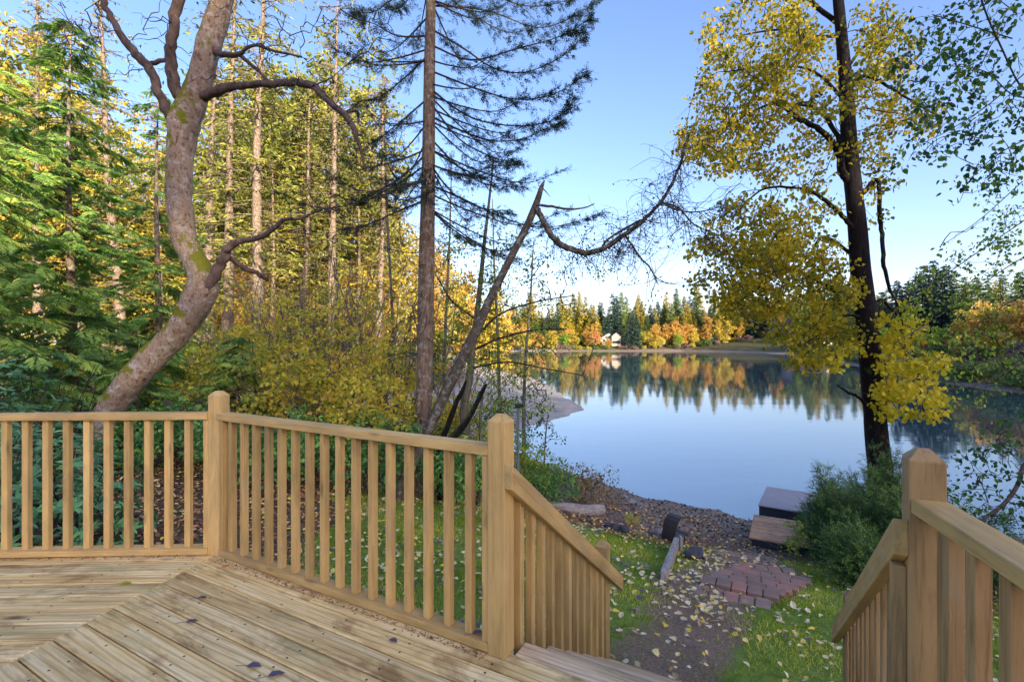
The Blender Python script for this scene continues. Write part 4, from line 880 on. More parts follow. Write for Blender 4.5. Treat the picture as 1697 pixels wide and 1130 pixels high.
# ------------------------------------------------------------------ leaning snag with its long drooping limb
SY = 9.0; s0 = at(672, 800, SY); snag = thing('snag', (s0[0], s0[1], gh(s0[0], s0[1])), 'broken bare trunk leaning right with one long drooping limb over the lake', 'dead tree')
g = Geo(); P, r = px_path([(662, 815, 21.0), (688, 756, 19.3), (709, 714, 18.5), (741, 645, 17.6), (783, 560, 16.0), (810, 500, 14.3), (840, 440, 12.6), (868, 385, 11.8), (888, 340, 10.9), (897, 312, 7.6), (902, 299, 2.5)], SY, .3)
P = np.vstack([[P[0][0]-.1, P[0][1], gh(P[0][0], P[0][1])-.3], P]); r = np.concatenate([[r[0]], r]); g.tube(P, r, 12, rough=.06)
g.tube(np.array([at(897, 310, 9.28), at(905, 318, 9.25), at(912, 327, 9.2)]), [.014, .01, .003], 5); g.obj('trunk', M['snag_bark'], snag)
lg = ('snag_bark', snag); LP = limb(lg, [(885, 350, 15), (891, 348, 11), (905, 375, 10), (922, 400, 10), (945, 413, 10), (970, 419, 10), (1000, 412, 9), (1025, 396, 8), (1060, 370, 7), (1080, 352, 6.5), (1105, 320, 5.5), (1122, 285, 4.5), (1131, 262, 4), (1133, 240, 2)], 9.25, -.8, 8)
L2 = limb(lg, [(998, 411, 5), (1004, 400, 4), (1025, 385, 4), (1060, 366, 4), (1072, 364, 3)], 9.0, -.2, 6); L3 = limb(lg, [(888, 340, 5), (915, 342, 4), (945, 347, 3.5), (970, 344, 2.5), (985, 338, 1.5)], 9.2, -.3, 5)
L4 = limb(lg, [(1038, 392, 4), (1060, 425, 3.5), (1078, 445, 3), (1090, 470, 2)], 8.8, -.3, 5); L5 = limb(lg, [(1095, 335, 4), (1130, 350, 3), (1165, 350, 2.2), (1200, 340, 1.5)], 8.6, -.4, 5); L6 = limb(lg, [(1096, 335, 4), (1125, 345, 3), (1150, 372, 2.5), (1180, 385, 1.5)], 8.6, .3, 5)
tw = Geo(); lv = Geo(); allp = [LP[10:], L2, L4, L5, L6]; ends = []
for Q in allp:
    for i in range(max(9, int(len(Q)*1.9))):
        q = Q[rng.integers(len(Q))]; d = np.array([rng.normal(.25, .6), rng.normal(0, .5), rng.normal(-.3, .6)]); T = wander(q, d, rng.uniform(.4, 1.25), 9, .22, -.10+.12*rng.random()); tw.tube(T, np.linspace(.0068, .002, 10), 3); ends += list(T[3:])
        for _ in range(3): S = wander(T[rng.integers(2, 8)], rdir(1)[0]+[0, 0, -.2], rng.uniform(.15, .55), 6, .28, -.05); tw.tube(S, np.linspace(.004, .0016, 7), 3); ends += list(S[2:])
tw.obj('twigs', M['twig'], snag)
ends = np.array(ends); c = ends[rng.choice(len(ends), 420)]; lv.fat(c, rdir(420)+[0, 0, -.8], rdir(420), rng.uniform(.03, .055, 420), rng.uniform(.022, .04, 420), rng.random(420)*.4); lv.obj('last_leaves', M['green_leaf'], snag)

# small trees and dead stems beside it
def px_tree(name, pts, Y, label, bark, regs, nclu, k, rad, L, W, leafm, dy=0, cat='tree', dY=1.0, fat=True, hang=.3, r0=.012, extra=(), root=True):
    b = at(pts[0][0], pts[0][1], Y); z0 = gh(b[0], b[1]); o = thing(name, (b[0], b[1], z0), label, cat)
    g = Geo(); P, r = px_path(pts, Y, dy)
    if root: P = np.vstack([[P[0][0], P[0][1], min(z0, P[0][2])-.2], P]); r = np.concatenate([[r[0]*1.1], r])
    g.tube(P, r, 10, rough=.06); g.obj('trunk', M[bark], o); sk = list(P[len(P)//3:])
    lg = Geo()
    for e in extra: sk += list(limb(lg, e[0], Y+(e[1] if len(e) > 1 else 0), e[2] if len(e) > 2 else 0, 6)[3:])
    if nclu:
        c = px_centers(regs, Y, dY, nclu); fill_twigs(lg, sk, c, r0, .003, .1, 5, 4); lv = Geo(); cluster_leaves(lv, c, k, rad, L, W, hang, fat)
        lv.obj('crown', M[leafm], o)
    if lg.n: lg.obj('branches', M['twig'], o)
    return o
px_tree('alder_tree', [(775, 790, 17), (772, 720, 16), (769, 690, 15), (771, 660, 14), (777, 630, 13), (782, 590, 11), (788, 540, 10), (796, 470, 8), (803, 400, 6), (812, 320, 4), (818, 260, 2)], 11.2, 'slim lichen-grey tree just right of the leaning snag', 'grey_bark',
        [(760, 480, 80, 90, 3), (850, 520, 100, 60, 3), (830, 430, 80, 60, 2), (790, 600, 90, 50, 2), (900, 580, 90, 40, 1.6), (960, 440, 50, 40, .7), (860, 650, 60, 45, 2.0), (820, 700, 45, 45, 1.6), (730, 560, 60, 70, 2)], 300, 20, .26, .055, .04, 'lime_leaf', r0=.014,
        extra=(([(784, 580, 4), (830, 560, 3.5), (880, 548, 3), (940, 545, 2)], 0, -1.0), ([(786, 560, 4), (830, 520, 3), (890, 500, 2.5), (950, 490, 2)], 0, -.6), ([(780, 610, 4), (840, 600, 3), (900, 610, 2.5), (965, 622, 1.5)], 0, -1.0), ([(790, 530, 4), (750, 500, 3), (725, 460, 2)], 0, .6)))
px_tree('dead_stem', [(730, 735, 11), (742, 705, 10), (750, 684, 9), (757, 665, 8), (766, 648, 7), (772, 632, 4)], 9.6, 'dark dead stem leaning between the snag and the grey tree', 'mossy_bark', [], 0, 0, 0, 0, 0, None, cat='dead stem')
px_tree('dead_stem', [(712, 762, 13), (735, 738, 12), (758, 716, 12), (776, 694, 10), (790, 668, 8), (801, 645, 7), (806, 636, 4)], 9.2, 'dark broken stem crossing low behind the stair-head post', 'mossy_bark', [], 0, 0, 0, 0, 0, None, cat='dead stem')
px_tree('sapling', [(797, 760, 6), (796, 700, 5), (799, 660, 4), (802, 636, 2)], 10.4, 'thin pale sapling left of the stair-head post', 'grey_bark', [(810, 640, 40, 60, 1)], 20, 16, .2, .05, .035, 'lime_leaf')
px_tree('sapling', [(902, 772, 3.2), (903, 740, 2.6), (905, 715, 2.2), (907, 692, 1.2)], 12.6, 'thin sapling with sparse dark leaves standing in front of the water', 'grey_bark', [(905, 715, 32, 28, 2), (880, 700, 30, 30, 1), (865, 640, 40, 30, 1)], 26, 8, .18, .07, .05, 'green_leaf', cat='sapling')

# ------------------------------------------------------------------ big tree at right
KY = 12.4
k0 = at(1460, 800, KY); big = thing('cottonwood_tree', (k0[0], k0[1], gh(k0[0], k0[1])), 'tall dark mossy trunk with yellow-green leaves over the lake at right', 'tree')
g = Geo(); P, r = px_path([(1463, 850, 52.1), (1460, 800, 44.6), (1455, 740, 41.9), (1446, 640, 40.0), (1437, 540, 38.1), (1426, 440, 35.3), (1419, 360, 32.6), (1412, 290, 30.7), (1405, 200, 27.0), (1400, 120, 23.2), (1393, 40, 20.5), (1386, -40, 18.6), (1380, -150, 15.8), (1370, -300, 11.2), (1365, -450, 4.7)], KY)
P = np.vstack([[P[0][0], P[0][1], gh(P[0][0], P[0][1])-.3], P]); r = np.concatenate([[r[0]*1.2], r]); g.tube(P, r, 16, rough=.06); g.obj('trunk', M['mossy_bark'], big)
lg = ('mossy_bark', big); sk = list(P[20:])
for pts, dy in (([(1404, 300, 17), (1396, 285, 14), (1387, 248, 13), (1359, 216, 11), (1327, 198, 9), (1288, 173, 6), (1249, 184, 4), (1215, 205, 2)], -.8), ([(1402, 262, 12), (1393, 240, 9), (1377, 205, 9), (1345, 177, 8), (1302, 173, 5), (1260, 163, 4), (1225, 140, 2)], .8),
                ([(1345, 177, 6), (1346, 160, 6), (1352, 150, 5), (1362, 158, 3)], .3), ([(1416, 385, 12), (1405, 368, 9), (1380, 343, 8), (1348, 319, 7), (1309, 311, 5), (1267, 313, 4), (1232, 340, 2.5), (1205, 375, 1.5)], -.9), ([(1395, 45, 12), (1380, 32, 9), (1345, 4, 8), (1320, -30, 5)], .5),
                ([(1404, 142, 10), (1420, 133, 8), (1437, 126, 7), (1469, 142, 6), (1504, 163, 4), (1540, 185, 3), (1565, 195, 2)], -.6), ([(1416, 330, 14), (1431, 319, 10), (1447, 301, 9), (1456, 303, 8), (1458, 354, 8), (1462, 396, 8), (1465, 440, 8), (1475, 480, 6), (1486, 502, 4), (1497, 540, 3), (1500, 580, 2)], -.9),
                ([(1428, 510, 12), (1412, 500, 9), (1380, 481, 8), (1345, 461, 7), (1295, 447, 5), (1256, 476, 4), (1221, 504, 2.5)], -1.0), ([(1420, 430, 10), (1408, 419, 8), (1380, 398, 7), (1359, 394, 6), (1345, 419, 5), (1323, 440, 4), (1295, 447, 2)], .8), ([(1430, 527, 9), (1405, 522, 6), (1370, 535, 5), (1345, 565, 4), (1322, 585, 2.5)], -.7),
                ([(1450, 690, 8), (1425, 660, 6), (1405, 650, 5), (1388, 638, 3)], -.8), ([(1466, 500, 7), (1500, 540, 5), (1515, 590, 4), (1525, 640, 3), (1530, 680, 2)], -.3), ([(1400, 120, 8), (1430, 80, 5), (1470, 50, 4), (1500, 20, 2)], .6), ([(1400, 60, 7), (1350, 60, 5), (1290, 50, 4), (1220, 60, 2)], -.7), ([(1403, 170, 7), (1350, 120, 5), (1290, 110, 4), (1200, 120, 2)], -.3)):
    sk += list(limb(lg, pts, KY, dy, 8)[4:])
regs = [(1260, 60, 95, 75, 5), (1240, 150, 85, 75, 5), (1200, 235, 70, 55, 4), (1300, 250, 80, 60, 4), (1340, 120, 60, 90, 3), (1460, 60, 60, 60, 2.4), (1450, 160, 45, 50, 1.6), (1510, 190, 60, 30, 1.2), (1240, 380, 70, 55, 4), (1200, 440, 65, 55, 3.5), (1300, 400, 60, 50, 2.5), (1320, 495, 110, 75, 7), (1240, 500, 60, 30, 2.6), (1370, 560, 60, 40, 4), (1340, 590, 30, 25, 1.5), (1290, 430, 80, 55, 3), (1455, 330, 30, 40, .7), (1440, 250, 35, 40, .9), (1350, 330, 45, 40, .8), (1150, 235, 30, 20, .4), (1380, 450, 30, 60, .8), (1460, 120, 40, 60, 1)]
c = px_centers(regs, KY-.2, 2.2, 980); tw = Geo(); fill_twigs(tw, sk, c, .016, .003, .09, 5, 4); tw.obj('twigs', M['twig'], big)
lv = Geo(); cluster_leaves(lv, c, 24, .34, .088, .08, .5, True); up = px_centers([(1370, -180, 260, 170, 1)], KY, 3, 110); cluster_leaves(lv, up, 30, .45, .11, .10, .5, True); lv.obj('crown', M['cotton'], big)
c = px_centers([(1490, 540, 40, 40, 2), (1500, 610, 45, 45, 3), (1525, 665, 40, 30, 2.5), (1560, 605, 30, 22, 1), (1475, 660, 22, 40, 1.2), (1395, 585, 30, 25, 1)], KY-.9, .9, 74); tw = Geo(); fill_twigs(tw, sk, c, .012, .003, .08, 5, 4); tw.obj('twigs', M['twig'], big)
lv = Geo(); cluster_leaves(lv, c, 24, .27, .11, .10, .5, True); lv.obj('lower_leaves', M['bright_yellow'], big)

# ------------------------------------------------------------------ leafy tree reaching in from the right edge
def edge_tree(name, Y, trunk, limbs, regs, nclu, k, rad, L, W, label, leafm='green_leaf', bark='twig', dY=.7, hang=.5, r0=.008):
    b = at(*trunk[0][:2], Y); o = thing(name, (b[0], b[1], gh(b[0], b[1])), label, 'tree'); g = Geo(); P, r = px_path(trunk, Y)
    P = np.vstack([[P[0][0], P[0][1], gh(P[0][0], P[0][1])-.2], P]); r = np.concatenate([[r[0]], r]); g.tube(P, r, 10, rough=.05); g.obj('trunk', M[bark], o); lg = Geo(); sk = list(P[-12:])
    for e in limbs:
        e = [(x_+rng.normal(0, 4), y_+rng.normal(0, 5), w_*.62) for x_, y_, w_ in e]; sk += list(limb(lg, e, Y, -.4, 6)[2:])
    c = px_centers(regs, Y-.2, dY, nclu); fill_twigs(lg, sk, c, r0, .0018, .07, 5, 3); lg.obj('branches', M['twig'], o)
    lv = Geo(); cluster_leaves(lv, c, k, rad, L, W, hang, True); lv.obj('crown', M[leafm], o); return o
edge_tree('birch_tree', 5.2, [(1900, 900, 40), (1890, 600, 36), (1860, 300, 30), (1800, 100, 22), (1740, -60, 14), (1690, -160, 8)],
          [[(1800, 100, 12), (1740, 90, 8), (1700, 150, 6), (1660, 70, 6), (1632, 5, 6), (1615, -50, 5)], [(1800, 120, 9), (1697, 168, 5), (1640, 110, 4), (1580, 100, 3), (1520, 110, 2)], [(1690, 130, 5), (1640, 175, 4), (1580, 210, 3), (1530, 240, 2)], [(1830, 250, 9), (1740, 230, 6), (1670, 240, 4), (1610, 290, 3), (1590, 330, 1.5)], [(1680, 60, 5), (1600, 40, 4), (1540, 30, 3)]],
          [(1620, 60, 90, 70, 4), (1560, 130, 80, 60, 2.6), (1640, 180, 70, 60, 3.2), (1560, 235, 70, 40, 2), (1660, 280, 45, 50, 1.6), (1520, 80, 40, 50, 1), (1610, 300, 30, 40, .5), (1500, 250, 30, 25, .4)], 185, 7, .17, .054, .038, 'dark green leafy boughs of a near tree hanging into the upper right corner')
edge_tree('birch_tree', 8.2, [(1880, 800, 30), (1860, 560, 26), (1830, 330, 20), (1790, 160, 12), (1770, 60, 6)],
          [[(1850, 300, 9), (1760, 320, 6), (1697, 365, 4), (1620, 420, 3.5), (1530, 470, 3), (1478, 498, 2)], [(1850, 350, 9), (1697, 412, 4), (1600, 480, 4), (1540, 530, 3), (1490, 562, 2)], [(1860, 420, 9), (1760, 450, 5), (1697, 490, 4), (1640, 520, 3.5), (1580, 570, 3), (1540, 622, 2)], [(1860, 500, 10), (1760, 545, 7), (1697, 570, 6), (1640, 590, 5), (1590, 606, 3)], [(1865, 520, 10), (1760, 570, 7), (1697, 595, 6), (1650, 610, 5), (1620, 635, 4), (1565, 652, 2.5)], [(1697, 300, 4), (1620, 360, 3), (1560, 400, 2)]],
          [(1660, 350, 50, 60, 2.4), (1610, 420, 60, 35, 1.6), (1560, 480, 60, 40, 1.2), (1640, 480, 60, 40, 1.4), (1560, 560, 60, 40, 1.2), (1650, 570, 50, 40, 1.4), (1600, 640, 60, 35, 1.1), (1520, 510, 30, 40, .7), (1670, 430, 30, 40, 1)], 175, 7, .20, .060, .042, 'sparse light-green boughs drooping from the right edge over the water', 'lime_leaf', r0=.009)
px_tree('dogwood_shrub', [(1800, 900, 9), (1740, 760, 9), (1700, 768, 9), (1688, 800, 9), (1670, 828, 8.5), (1650, 846, 8), (1630, 860, 7), (1600, 880, 4)], 3.6, 'curved purple stem with small leaves beyond the right railing', 'madrone_limb', [(1640, 780, 60, 45, 3), (1610, 840, 50, 40, 2), (1670, 850, 40, 30, 1.5), (1660, 720, 40, 30, 1)], 62, 6, .1, .036, .024, 'green_leaf', cat='shrub', dY=.6, r0=.004, hang=.4)
# ------------------------------------------------------------------ cedars at left
def cedar(px, Y, top_px, base_w, label, nb, Lmax, zlo, zhi, seed_bias=0.0, fr=.42):
    b = at(px, 700, Y); z0 = gh(b[0], b[1]); o = thing('cedar_tree', (b[0], b[1], z0), label, 'tree')
    ztop = EYE-(top_px-CY)/FPX*Y; H = ztop-z0; z = np.linspace(0, 1, 14)
    P = np.stack([b[0]+.03*np.sin(z*7), b[1]+.03*np.cos(z*5), z0-.1+(H+.1)*z], 1); rad = base_w*Y/FPX/2
    g = Geo(); g.tube(P, np.linspace(rad, .006, 14), 10, rough=.05); g.obj('trunk', M['fir_bark'], o)
    br = Geo(); fo = Geo()
    for i in range(nb):
        t = rng.uniform(zlo, zhi); L = Lmax*(1-t)**.62*rng.uniform(.55, 1.15)+.15; az = rng.uniform(0, 6.283); d = np.array([math.cos(az), math.sin(az), 0])
        p0 = np.array([np.interp(t, z, P[:, 0]), np.interp(t, z, P[:, 1]), z0+H*t]); s = np.linspace(0, 1, 6)[:, None]
        Q = p0+d*s*L+np.array([0, 0, 1])*(.18*s-.62*s**1.7+.18*s**4)*L+rng.normal(0, .02*L, (6, 3))*s; br.tube(Q, np.linspace(.011, .003, 6), 4)
        n = int(4+L*9); u = .12+.88*rng.random(n)**.8; ix = u*5; i0 = np.minimum(ix.astype(int), 4); f = (ix-i0)[:, None]; pos = Q[i0]*(1-f)+Q[i0+1]*f
        side = np.array([-d[1], d[0], 0])*np.where(rng.random(n) < .5, -1, 1)[:, None]
        A = unit(d*.7+side*rng.uniform(.2, 1, (n, 1))+np.array([0, 0, -.5])+rng.normal(0, .15, (n, 3))); FL = fr*rng.uniform(.55, 1.2, n)*(.6+.4*(1-t))
        # flat drooping fan sprays: two orders of scale-leaf branchlets
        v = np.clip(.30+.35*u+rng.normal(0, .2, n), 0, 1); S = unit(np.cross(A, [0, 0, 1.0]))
        for q in np.linspace(.1, .95, 8):
            for sg in (-1, 1):
                pp = pos+A*(FL*q)[:, None]; AA = A*.75+S*sg*.75+np.array([0, 0, -.12])+rng.normal(0, .08, (n, 3)); ll = FL*(.50*(1-q)+.14)
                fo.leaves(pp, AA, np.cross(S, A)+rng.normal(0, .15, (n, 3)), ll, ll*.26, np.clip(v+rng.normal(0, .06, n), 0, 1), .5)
    br.obj('branches', M['twig'], o); fo.obj('crown', M['cedar'], o); return o
cedar(117, 11, 20, 19, 'young green cedar with lacy fronds left of the leaning trunk', 175, 2.15, .16, .985)
cedar(-30, 8.6, -60, 20, 'cedar at the left edge with bright fronds in front of the red roof', 105, 2.0, .16, .8)
cedar(262, 14.5, 120, 14, 'small cedar half hidden behind the leaning trunk', 110, 1.9, .06, .97)
cedar(395, 10.6, 545, 8, 'low young cedar behind the corner post', 60, 1.2, .08, .95, fr=.36)
cedar(230, 9.3, 560, 8, 'seedling cedar beside the foot of the leaning trunk', 46, 1.1, .06, .95, fr=.34)

# ------------------------------------------------------------------ shrubs
def shrub(name, px, Y, h, rad, label, leafm, nst=12, nclu=70, k=14, crad=.2, L=.07, W=.05, barkm='twig_grey', group=None, flat=1.0, fat=True, z=None, cat='shrub', hang=.2, low=.15, clump=False):
    x = (px-CX)/FPX*Y; z0 = gh(x, Y) if z is None else z; o = thing(name, (x, Y, z0), label, cat, group); g = Geo(); sk = []
    for i in range(nst):
        a = rng.uniform(0, 6.283); d = np.array([math.cos(a)*rad/h*.8, math.sin(a)*rad/h*.8, 1.0]); Q = wander(np.array([x, Y, z0-.05])+rng.normal(0, .08, 3)*[1, 1, 0], d, h*rng.uniform(.65, 1.05), 8, .12, -.02); g.tube(Q, np.linspace(.012, .003, 9)*max(.6, h/2.2), 5); sk += list(Q[1:])
    c = rdir(nclu)*(rng.random(nclu)**.42)[:, None]*np.array([rad, rad, h*(.5-low/2)*flat])+np.array([x, Y, z0+h*(.5+low/2)])
    c += rng.normal(0, .08*rad, c.shape); c[:, 2] = np.maximum(c[:, 2], ground_h(c[:, 0], c[:, 1])+.08)
    fill_twigs(g, sk, c, .007, .002, .1, 5, 3); g.obj('stems', M[barkm], o); lv = Geo(); cluster_leaves(lv, c, k, crad, L, W, hang, fat); lv.obj('foliage', M[leafm], o); return o
ys = [(455, 11.5, 3.9, 1.5), (520, 12.5, 4.3, 1.6), (585, 12.0, 4.4, 1.6), (640, 11.0, 3.7, 1.2), (545, 9.8, 2.7, 1.25), (430, 13.5, 4.4, 1.6), (620, 9.4, 2.4, 1.0), (470, 10.0, 2.5, 1.1), (680, 13.0, 3.4, 1.2), (745, 11.5, 2.3, .8), (390, 11.8, 2.6, 1.1)]
for i, (px, Y, h, rd) in enumerate(sorted(ys)):
    shrub('hazel_shrub', px, Y, h, rd, f'yellow-leaved shrub behind the railings, {ordinal(i+1)} from the corner post', 'yellow' if i != 9 else 'bright_yellow', 12, 85, 18, .22, .075, .062, group='yellow shrubs behind the middle railing', low=.3, clump=True)
for i, (px, Y, h, rd) in enumerate(sorted([(440, 14.5, 5.6, 1.5), (500, 15.5, 6.0, 1.6), (600, 15.0, 6.2, 1.8), (655, 14.5, 6.4, 1.5), (545, 17, 6.6, 1.8), (760, 16, 5.0, 1.6)])):
    shrub('bare_shrub', px, Y, h, rd, f'tall thin-twigged grey shrub among the yellow ones, {ordinal(i+1)} from the corner post', 'orange_leaf', 22, 150, 3, .25, .06, .045, group='bare grey shrubs behind the yellow ones', low=.25)
gs = [(425, 8.2, 1.25, .8, 'salal'), (480, 8.6, 1.5, .8, 'salal'), (535, 8.8, 1.35, .85, 'salal'), (600, 8.9, 1.6, .8, 'salal'), (655, 9.0, 1.5, .7, 'salal'), (745, 9.3, 1.25, .65, 'salal'), (790, 9.8, 1.35, .65, 'salal'), (560, 10.6, 2.3, .9, 'lime_leaf'), (700, 10.6, 1.7, .7, 'salal'), (370, 8.6, 1.3, .7, 'salal'), (280, 9.2, 1.4, .8, 'salal'), (235, 8.7, 1.1, .7, 'salal')]
for i, (px, Y, h, rd, m) in enumerate(sorted(gs)):
    shrub('salal_shrub', px, Y, h, rd, f'low dark green shrub seen through the railings, {ordinal(i+1)} from the left', m, 9, 80, 13, .19, .075, .048, 'twig', 'green undergrowth behind the railings')
for i, (px, Y, h, rd, m) in enumerate(sorted([(40, 15, 2.6, 1.4, 'yellow'), (150, 16, 2.8, 1.4, 'yellow'), (215, 13.5, 2.2, 1.2, 'lime_leaf'), (80, 12.5, 1.8, 1.1, 'lime_leaf'), (5, 12, 2.0, 1.2, 'salal'), (300, 14, 2.4, 1.2, 'yellow'), (350, 16, 3.0, 1.4, 'lime_leaf'), (180, 20, 3.4, 1.8, 'yellow'), (60, 21, 3.6, 1.8, 'yellow'), (300, 21, 3.4, 1.8, 'yellow')])):
    shrub('understory_shrub', px, Y, h, rd, f'understory shrub below the cedars, {ordinal(i+1)} from the left edge', m, 10, 90, 13, .28, .085, .065, group='understory shrubs below the cedars')
# rhododendrons: whorls of long leaves
def rhodo(px, Y, h, rd, n, label):
    x = (px-CX)/FPX*Y; z0 = gh(x, Y); o = thing('rhododendron', (x, Y, z0), label, 'shrub', 'rhododendrons behind the left railing'); g = Geo(); sk = []
    for i in range(10):
        a = rng.uniform(0, 6.283); Q = wander(np.array([x, Y, z0-.05]), np.array([math.cos(a)*rd/h, math.sin(a)*rd/h, 1]), h*.9, 7, .1); g.tube(Q, np.linspace(.016, .005, 8), 5); sk += list(Q[2:])
    u = rdir(n); u[:, 2] = np.abs(u[:, 2])*1.1-.15*rng.random(n); c = u*(.55+.45*rng.random(n)**.5)[:, None]*np.array([rd, rd, h*.95])+np.array([x, Y, z0+.12])
    c[:, 2] = np.maximum(c[:, 2], z0+.12); fill_twigs(g, sk, c, .007, .003, .06, 4, 4); g.obj('stems', M['twig'], o)
    lv = Geo(); ax = unit(u+np.array([0, 0, .7])+rng.normal(0, .25, (n, 3))); v = rng.random(n)
    for q in range(8):
        a = q/8*6.283+rng.random(n); r1 = unit(np.cross(ax, [.3, .2, 1.0])); r2 = np.cross(ax, r1); d = r1*np.cos(a)[:, None]+r2*np.sin(a)[:, None]
        lv.fat(c, d+ax*rng.uniform(-.15, .5, (n, 1)), ax+d*.2, rng.uniform(.09, .145, n), rng.uniform(.032, .046, n), np.clip(v*.6+rng.random(n)*.4, 0, 1))
    lv.obj('foliage', M['rhodo'], o)
rhodo(60, 4.9, 1.55, .80, 170, 'glossy blue-green rhododendron behind the left railing, leftmost')
rhodo(125, 5.6, 1.35, .75, 150, 'glossy blue-green rhododendron in front of the leaning trunk')
rhodo(-40, 5.6, 1.9, .95, 150, 'tall glossy rhododendron cut by the left edge of the photo')
rhodo(20, 8.0, 2.35, 1.1, 150, 'glossy rhododendron rising above the rail at the left edge')
rhodo(105, 8.8, 2.5, .8, 80, 'leafy rhododendron shoot above the rail below the cedar trunk')

# yew / juniper at right ----------------------------------------------------------
def yew(px, Y, h, rd, label, n, leafm='yew', lean=0, twl=.17):
    x = (px-CX)/FPX*Y; z0 = gh(x, Y); o = thing('yew_bush', (x, Y, z0), label, 'bush', 'dark evergreen bushes by the water'); g = Geo(); lv = Geo()
    for i in range(n):
        u = rdir(1)[0]; u[2] = abs(u[2])*.95+.05; a = np.array([x, Y, z0+h*.12]); L = rng.uniform(.6, 1.0); e = a+u*np.array([rd, rd, h*.88])*L
        s = np.linspace(0, 1, 6)[:, None]; Q = a+(e-a)*s+np.array([0, 0, 1])*(.12*np.sin(s*3.14)*h)*(1-abs(u[2]))+rng.normal(0, .03, (6, 3))*s; g.tube(Q, np.linspace(.012, .002, 6), 4)
        m = 34; t = .25+.75*rng.random(m)**.7; ix = t*5; i0 = np.minimum(ix.astype(int), 4); f = (ix-i0)[:, None]; pos = Q[i0]*(1-f)+Q[i0+1]*f; d = unit(Q[-1]-Q[2])
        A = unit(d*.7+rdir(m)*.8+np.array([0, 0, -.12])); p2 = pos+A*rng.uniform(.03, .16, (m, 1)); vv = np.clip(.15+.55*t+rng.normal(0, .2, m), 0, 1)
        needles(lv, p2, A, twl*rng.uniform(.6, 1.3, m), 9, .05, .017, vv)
    g.obj('stems', M['twig'], o); lv.obj('foliage', M[leafm], o)
yew(1425, 8.7, 1.55, 1.0, 'big dark feathery evergreen bush right of the docks', 165)
yew(1470, 10.2, 2.25, .95, 'evergreen bush growing at the foot of the mossy trunk', 105)
yew(1452, 7.2, .95, .72, 'lower evergreen bush close to the right stair railing', 80)
yew(1378, 9.6, 1.85, .55, 'open feathery evergreen sprays reaching left over the water', 60)
yew(1545, 8.0, 1.7, .9, 'evergreen bush behind the near right post', 70)
yew(1640, 7.0, 1.2, .9, 'low evergreen bush seen through the right railing', 60)
shrub('weedy_shrub', 1318, 8.7, .75, .26, 'small yellow-green weed clump at the corner of the wooden dock', 'lime_leaf', 8, 30, 8, .1, .05, .03, z=None)
# bank left of the water --------------------------------------------------------------
shrub('shore_bush', 885, 12.0, 1.25, .85, 'bright green bush on the bank behind the stair railing', 'lime_leaf', 10, 95, 14, .2, .075, .05, cat='bush')
shrub('shore_bush', 915, 11.6, .95, .7, 'dark green bush above the driftwood log', 'salal', 10, 70, 14, .2, .07, .05, cat='bush')
shrub('shore_bush', 960, 12.6, .95, .85, 'brownish autumn bush leaning over the water', 'brown_bush', 14, 100, 12, .2, .07, .035, cat='bush', flat=.9)
shrub('shore_bush', 800, 14.5, 2.6, 1.0, 'pale leafy shrub hiding the root of the sand spit', 'lime_leaf', 10, 80, 13, .22, .07, .05, cat='bush')
shrub('shore_bush', 845, 16.5, 2.4, .9, 'thin green shrub in front of the sand spit', 'lime_leaf', 9, 55, 11, .22, .07, .05, cat='bush')
shrub('shore_bush', 855, 13.0, 1.5, .8, 'leggy green shrub on the bank behind the stair-head post', 'lime_leaf', 10, 60, 12, .2, .07, .045, cat='bush')
shrub('shore_bush', 1003, 12.4, .40, .5, 'low straw-coloured clump at the end of the bank', 'brown_bush', 10, 40, 10, .13, .05, .02, cat='bush')
shrub('grass_clump', 1050, 10.9, .16, .28, 'small yellowed grass clump on the gravel beach', 'yellow', 10, 24, 10, .08, .06, .012, cat='grass')
# driftwood log, rocks
lo = at(935, 842, 11.3); log = thing('driftwood_log', (lo[0], lo[1], gh(lo[0], lo[1])), 'pale driftwood log lying under the bank bushes', 'log')
g = Geo(); a = np.array([(905-CX)/FPX*11.2, 11.2]); b = np.array([(1000-CX)/FPX*11.6, 11.6]); s = np.linspace(0, 1, 9); Q = np.stack([a[0]+(b[0]-a[0])*s, a[1]+(b[1]-a[1])*s, ground_h(a[0]+(b[0]-a[0])*s, a[1]+(b[1]-a[1])*s)+.09], 1)
g.tube(Q, np.array([.05, .08, .10, .12, .13, .14, .15, .15, .13]), 12, rough=.09, cap=True); g.obj('bole', M['drift'], log)
g = Geo(); g.tube(wander(Q[3], [-.5, -.2, .7], .55, 5, .2), np.linspace(.03, .008, 6), 6); g.obj('branch_stub', M['drift'], log)
def rock(px, Y, s, label, mat='rock', flat=.6, group='rocks along the shore'):
    x = (px-CX)/FPX*Y; z = gh(x, Y); bm = bmesh.new(); bmesh.ops.create_icosphere(bm, subdivisions=3, radius=1); ph = rng.uniform(0, 6, 6)
    for v in bm.verts:
        c = v.co; k = 1+.16*math.sin(3*c.x+ph[0])*math.cos(2.5*c.y+ph[1])+.12*math.sin(5*c.z+ph[2]+2*c.x)+.06*math.sin(9*c.y+ph[3])
        v.co = Vector((c.x*k*s, c.y*k*s*.8, c.z*k*s*flat))
    me = bpy.data.meshes.new('rock'); bm.to_mesh(me); bm.free(); me.materials.append(M[mat])
    for p in me.polygons: p.use_smooth = False
    o = link('rock', me); o.location = (x, Y, z+s*flat*.3); o.rotation_euler = (0, 0, rng.uniform(0, 6)); tag(o, label, 'rock', group)
rock(1091, 9.75, .17, 'pale grey rock just left of the dark curved chair'); rock(1080, 9.6, .10, 'small dark rock left of the pale one', 'wet_stone')
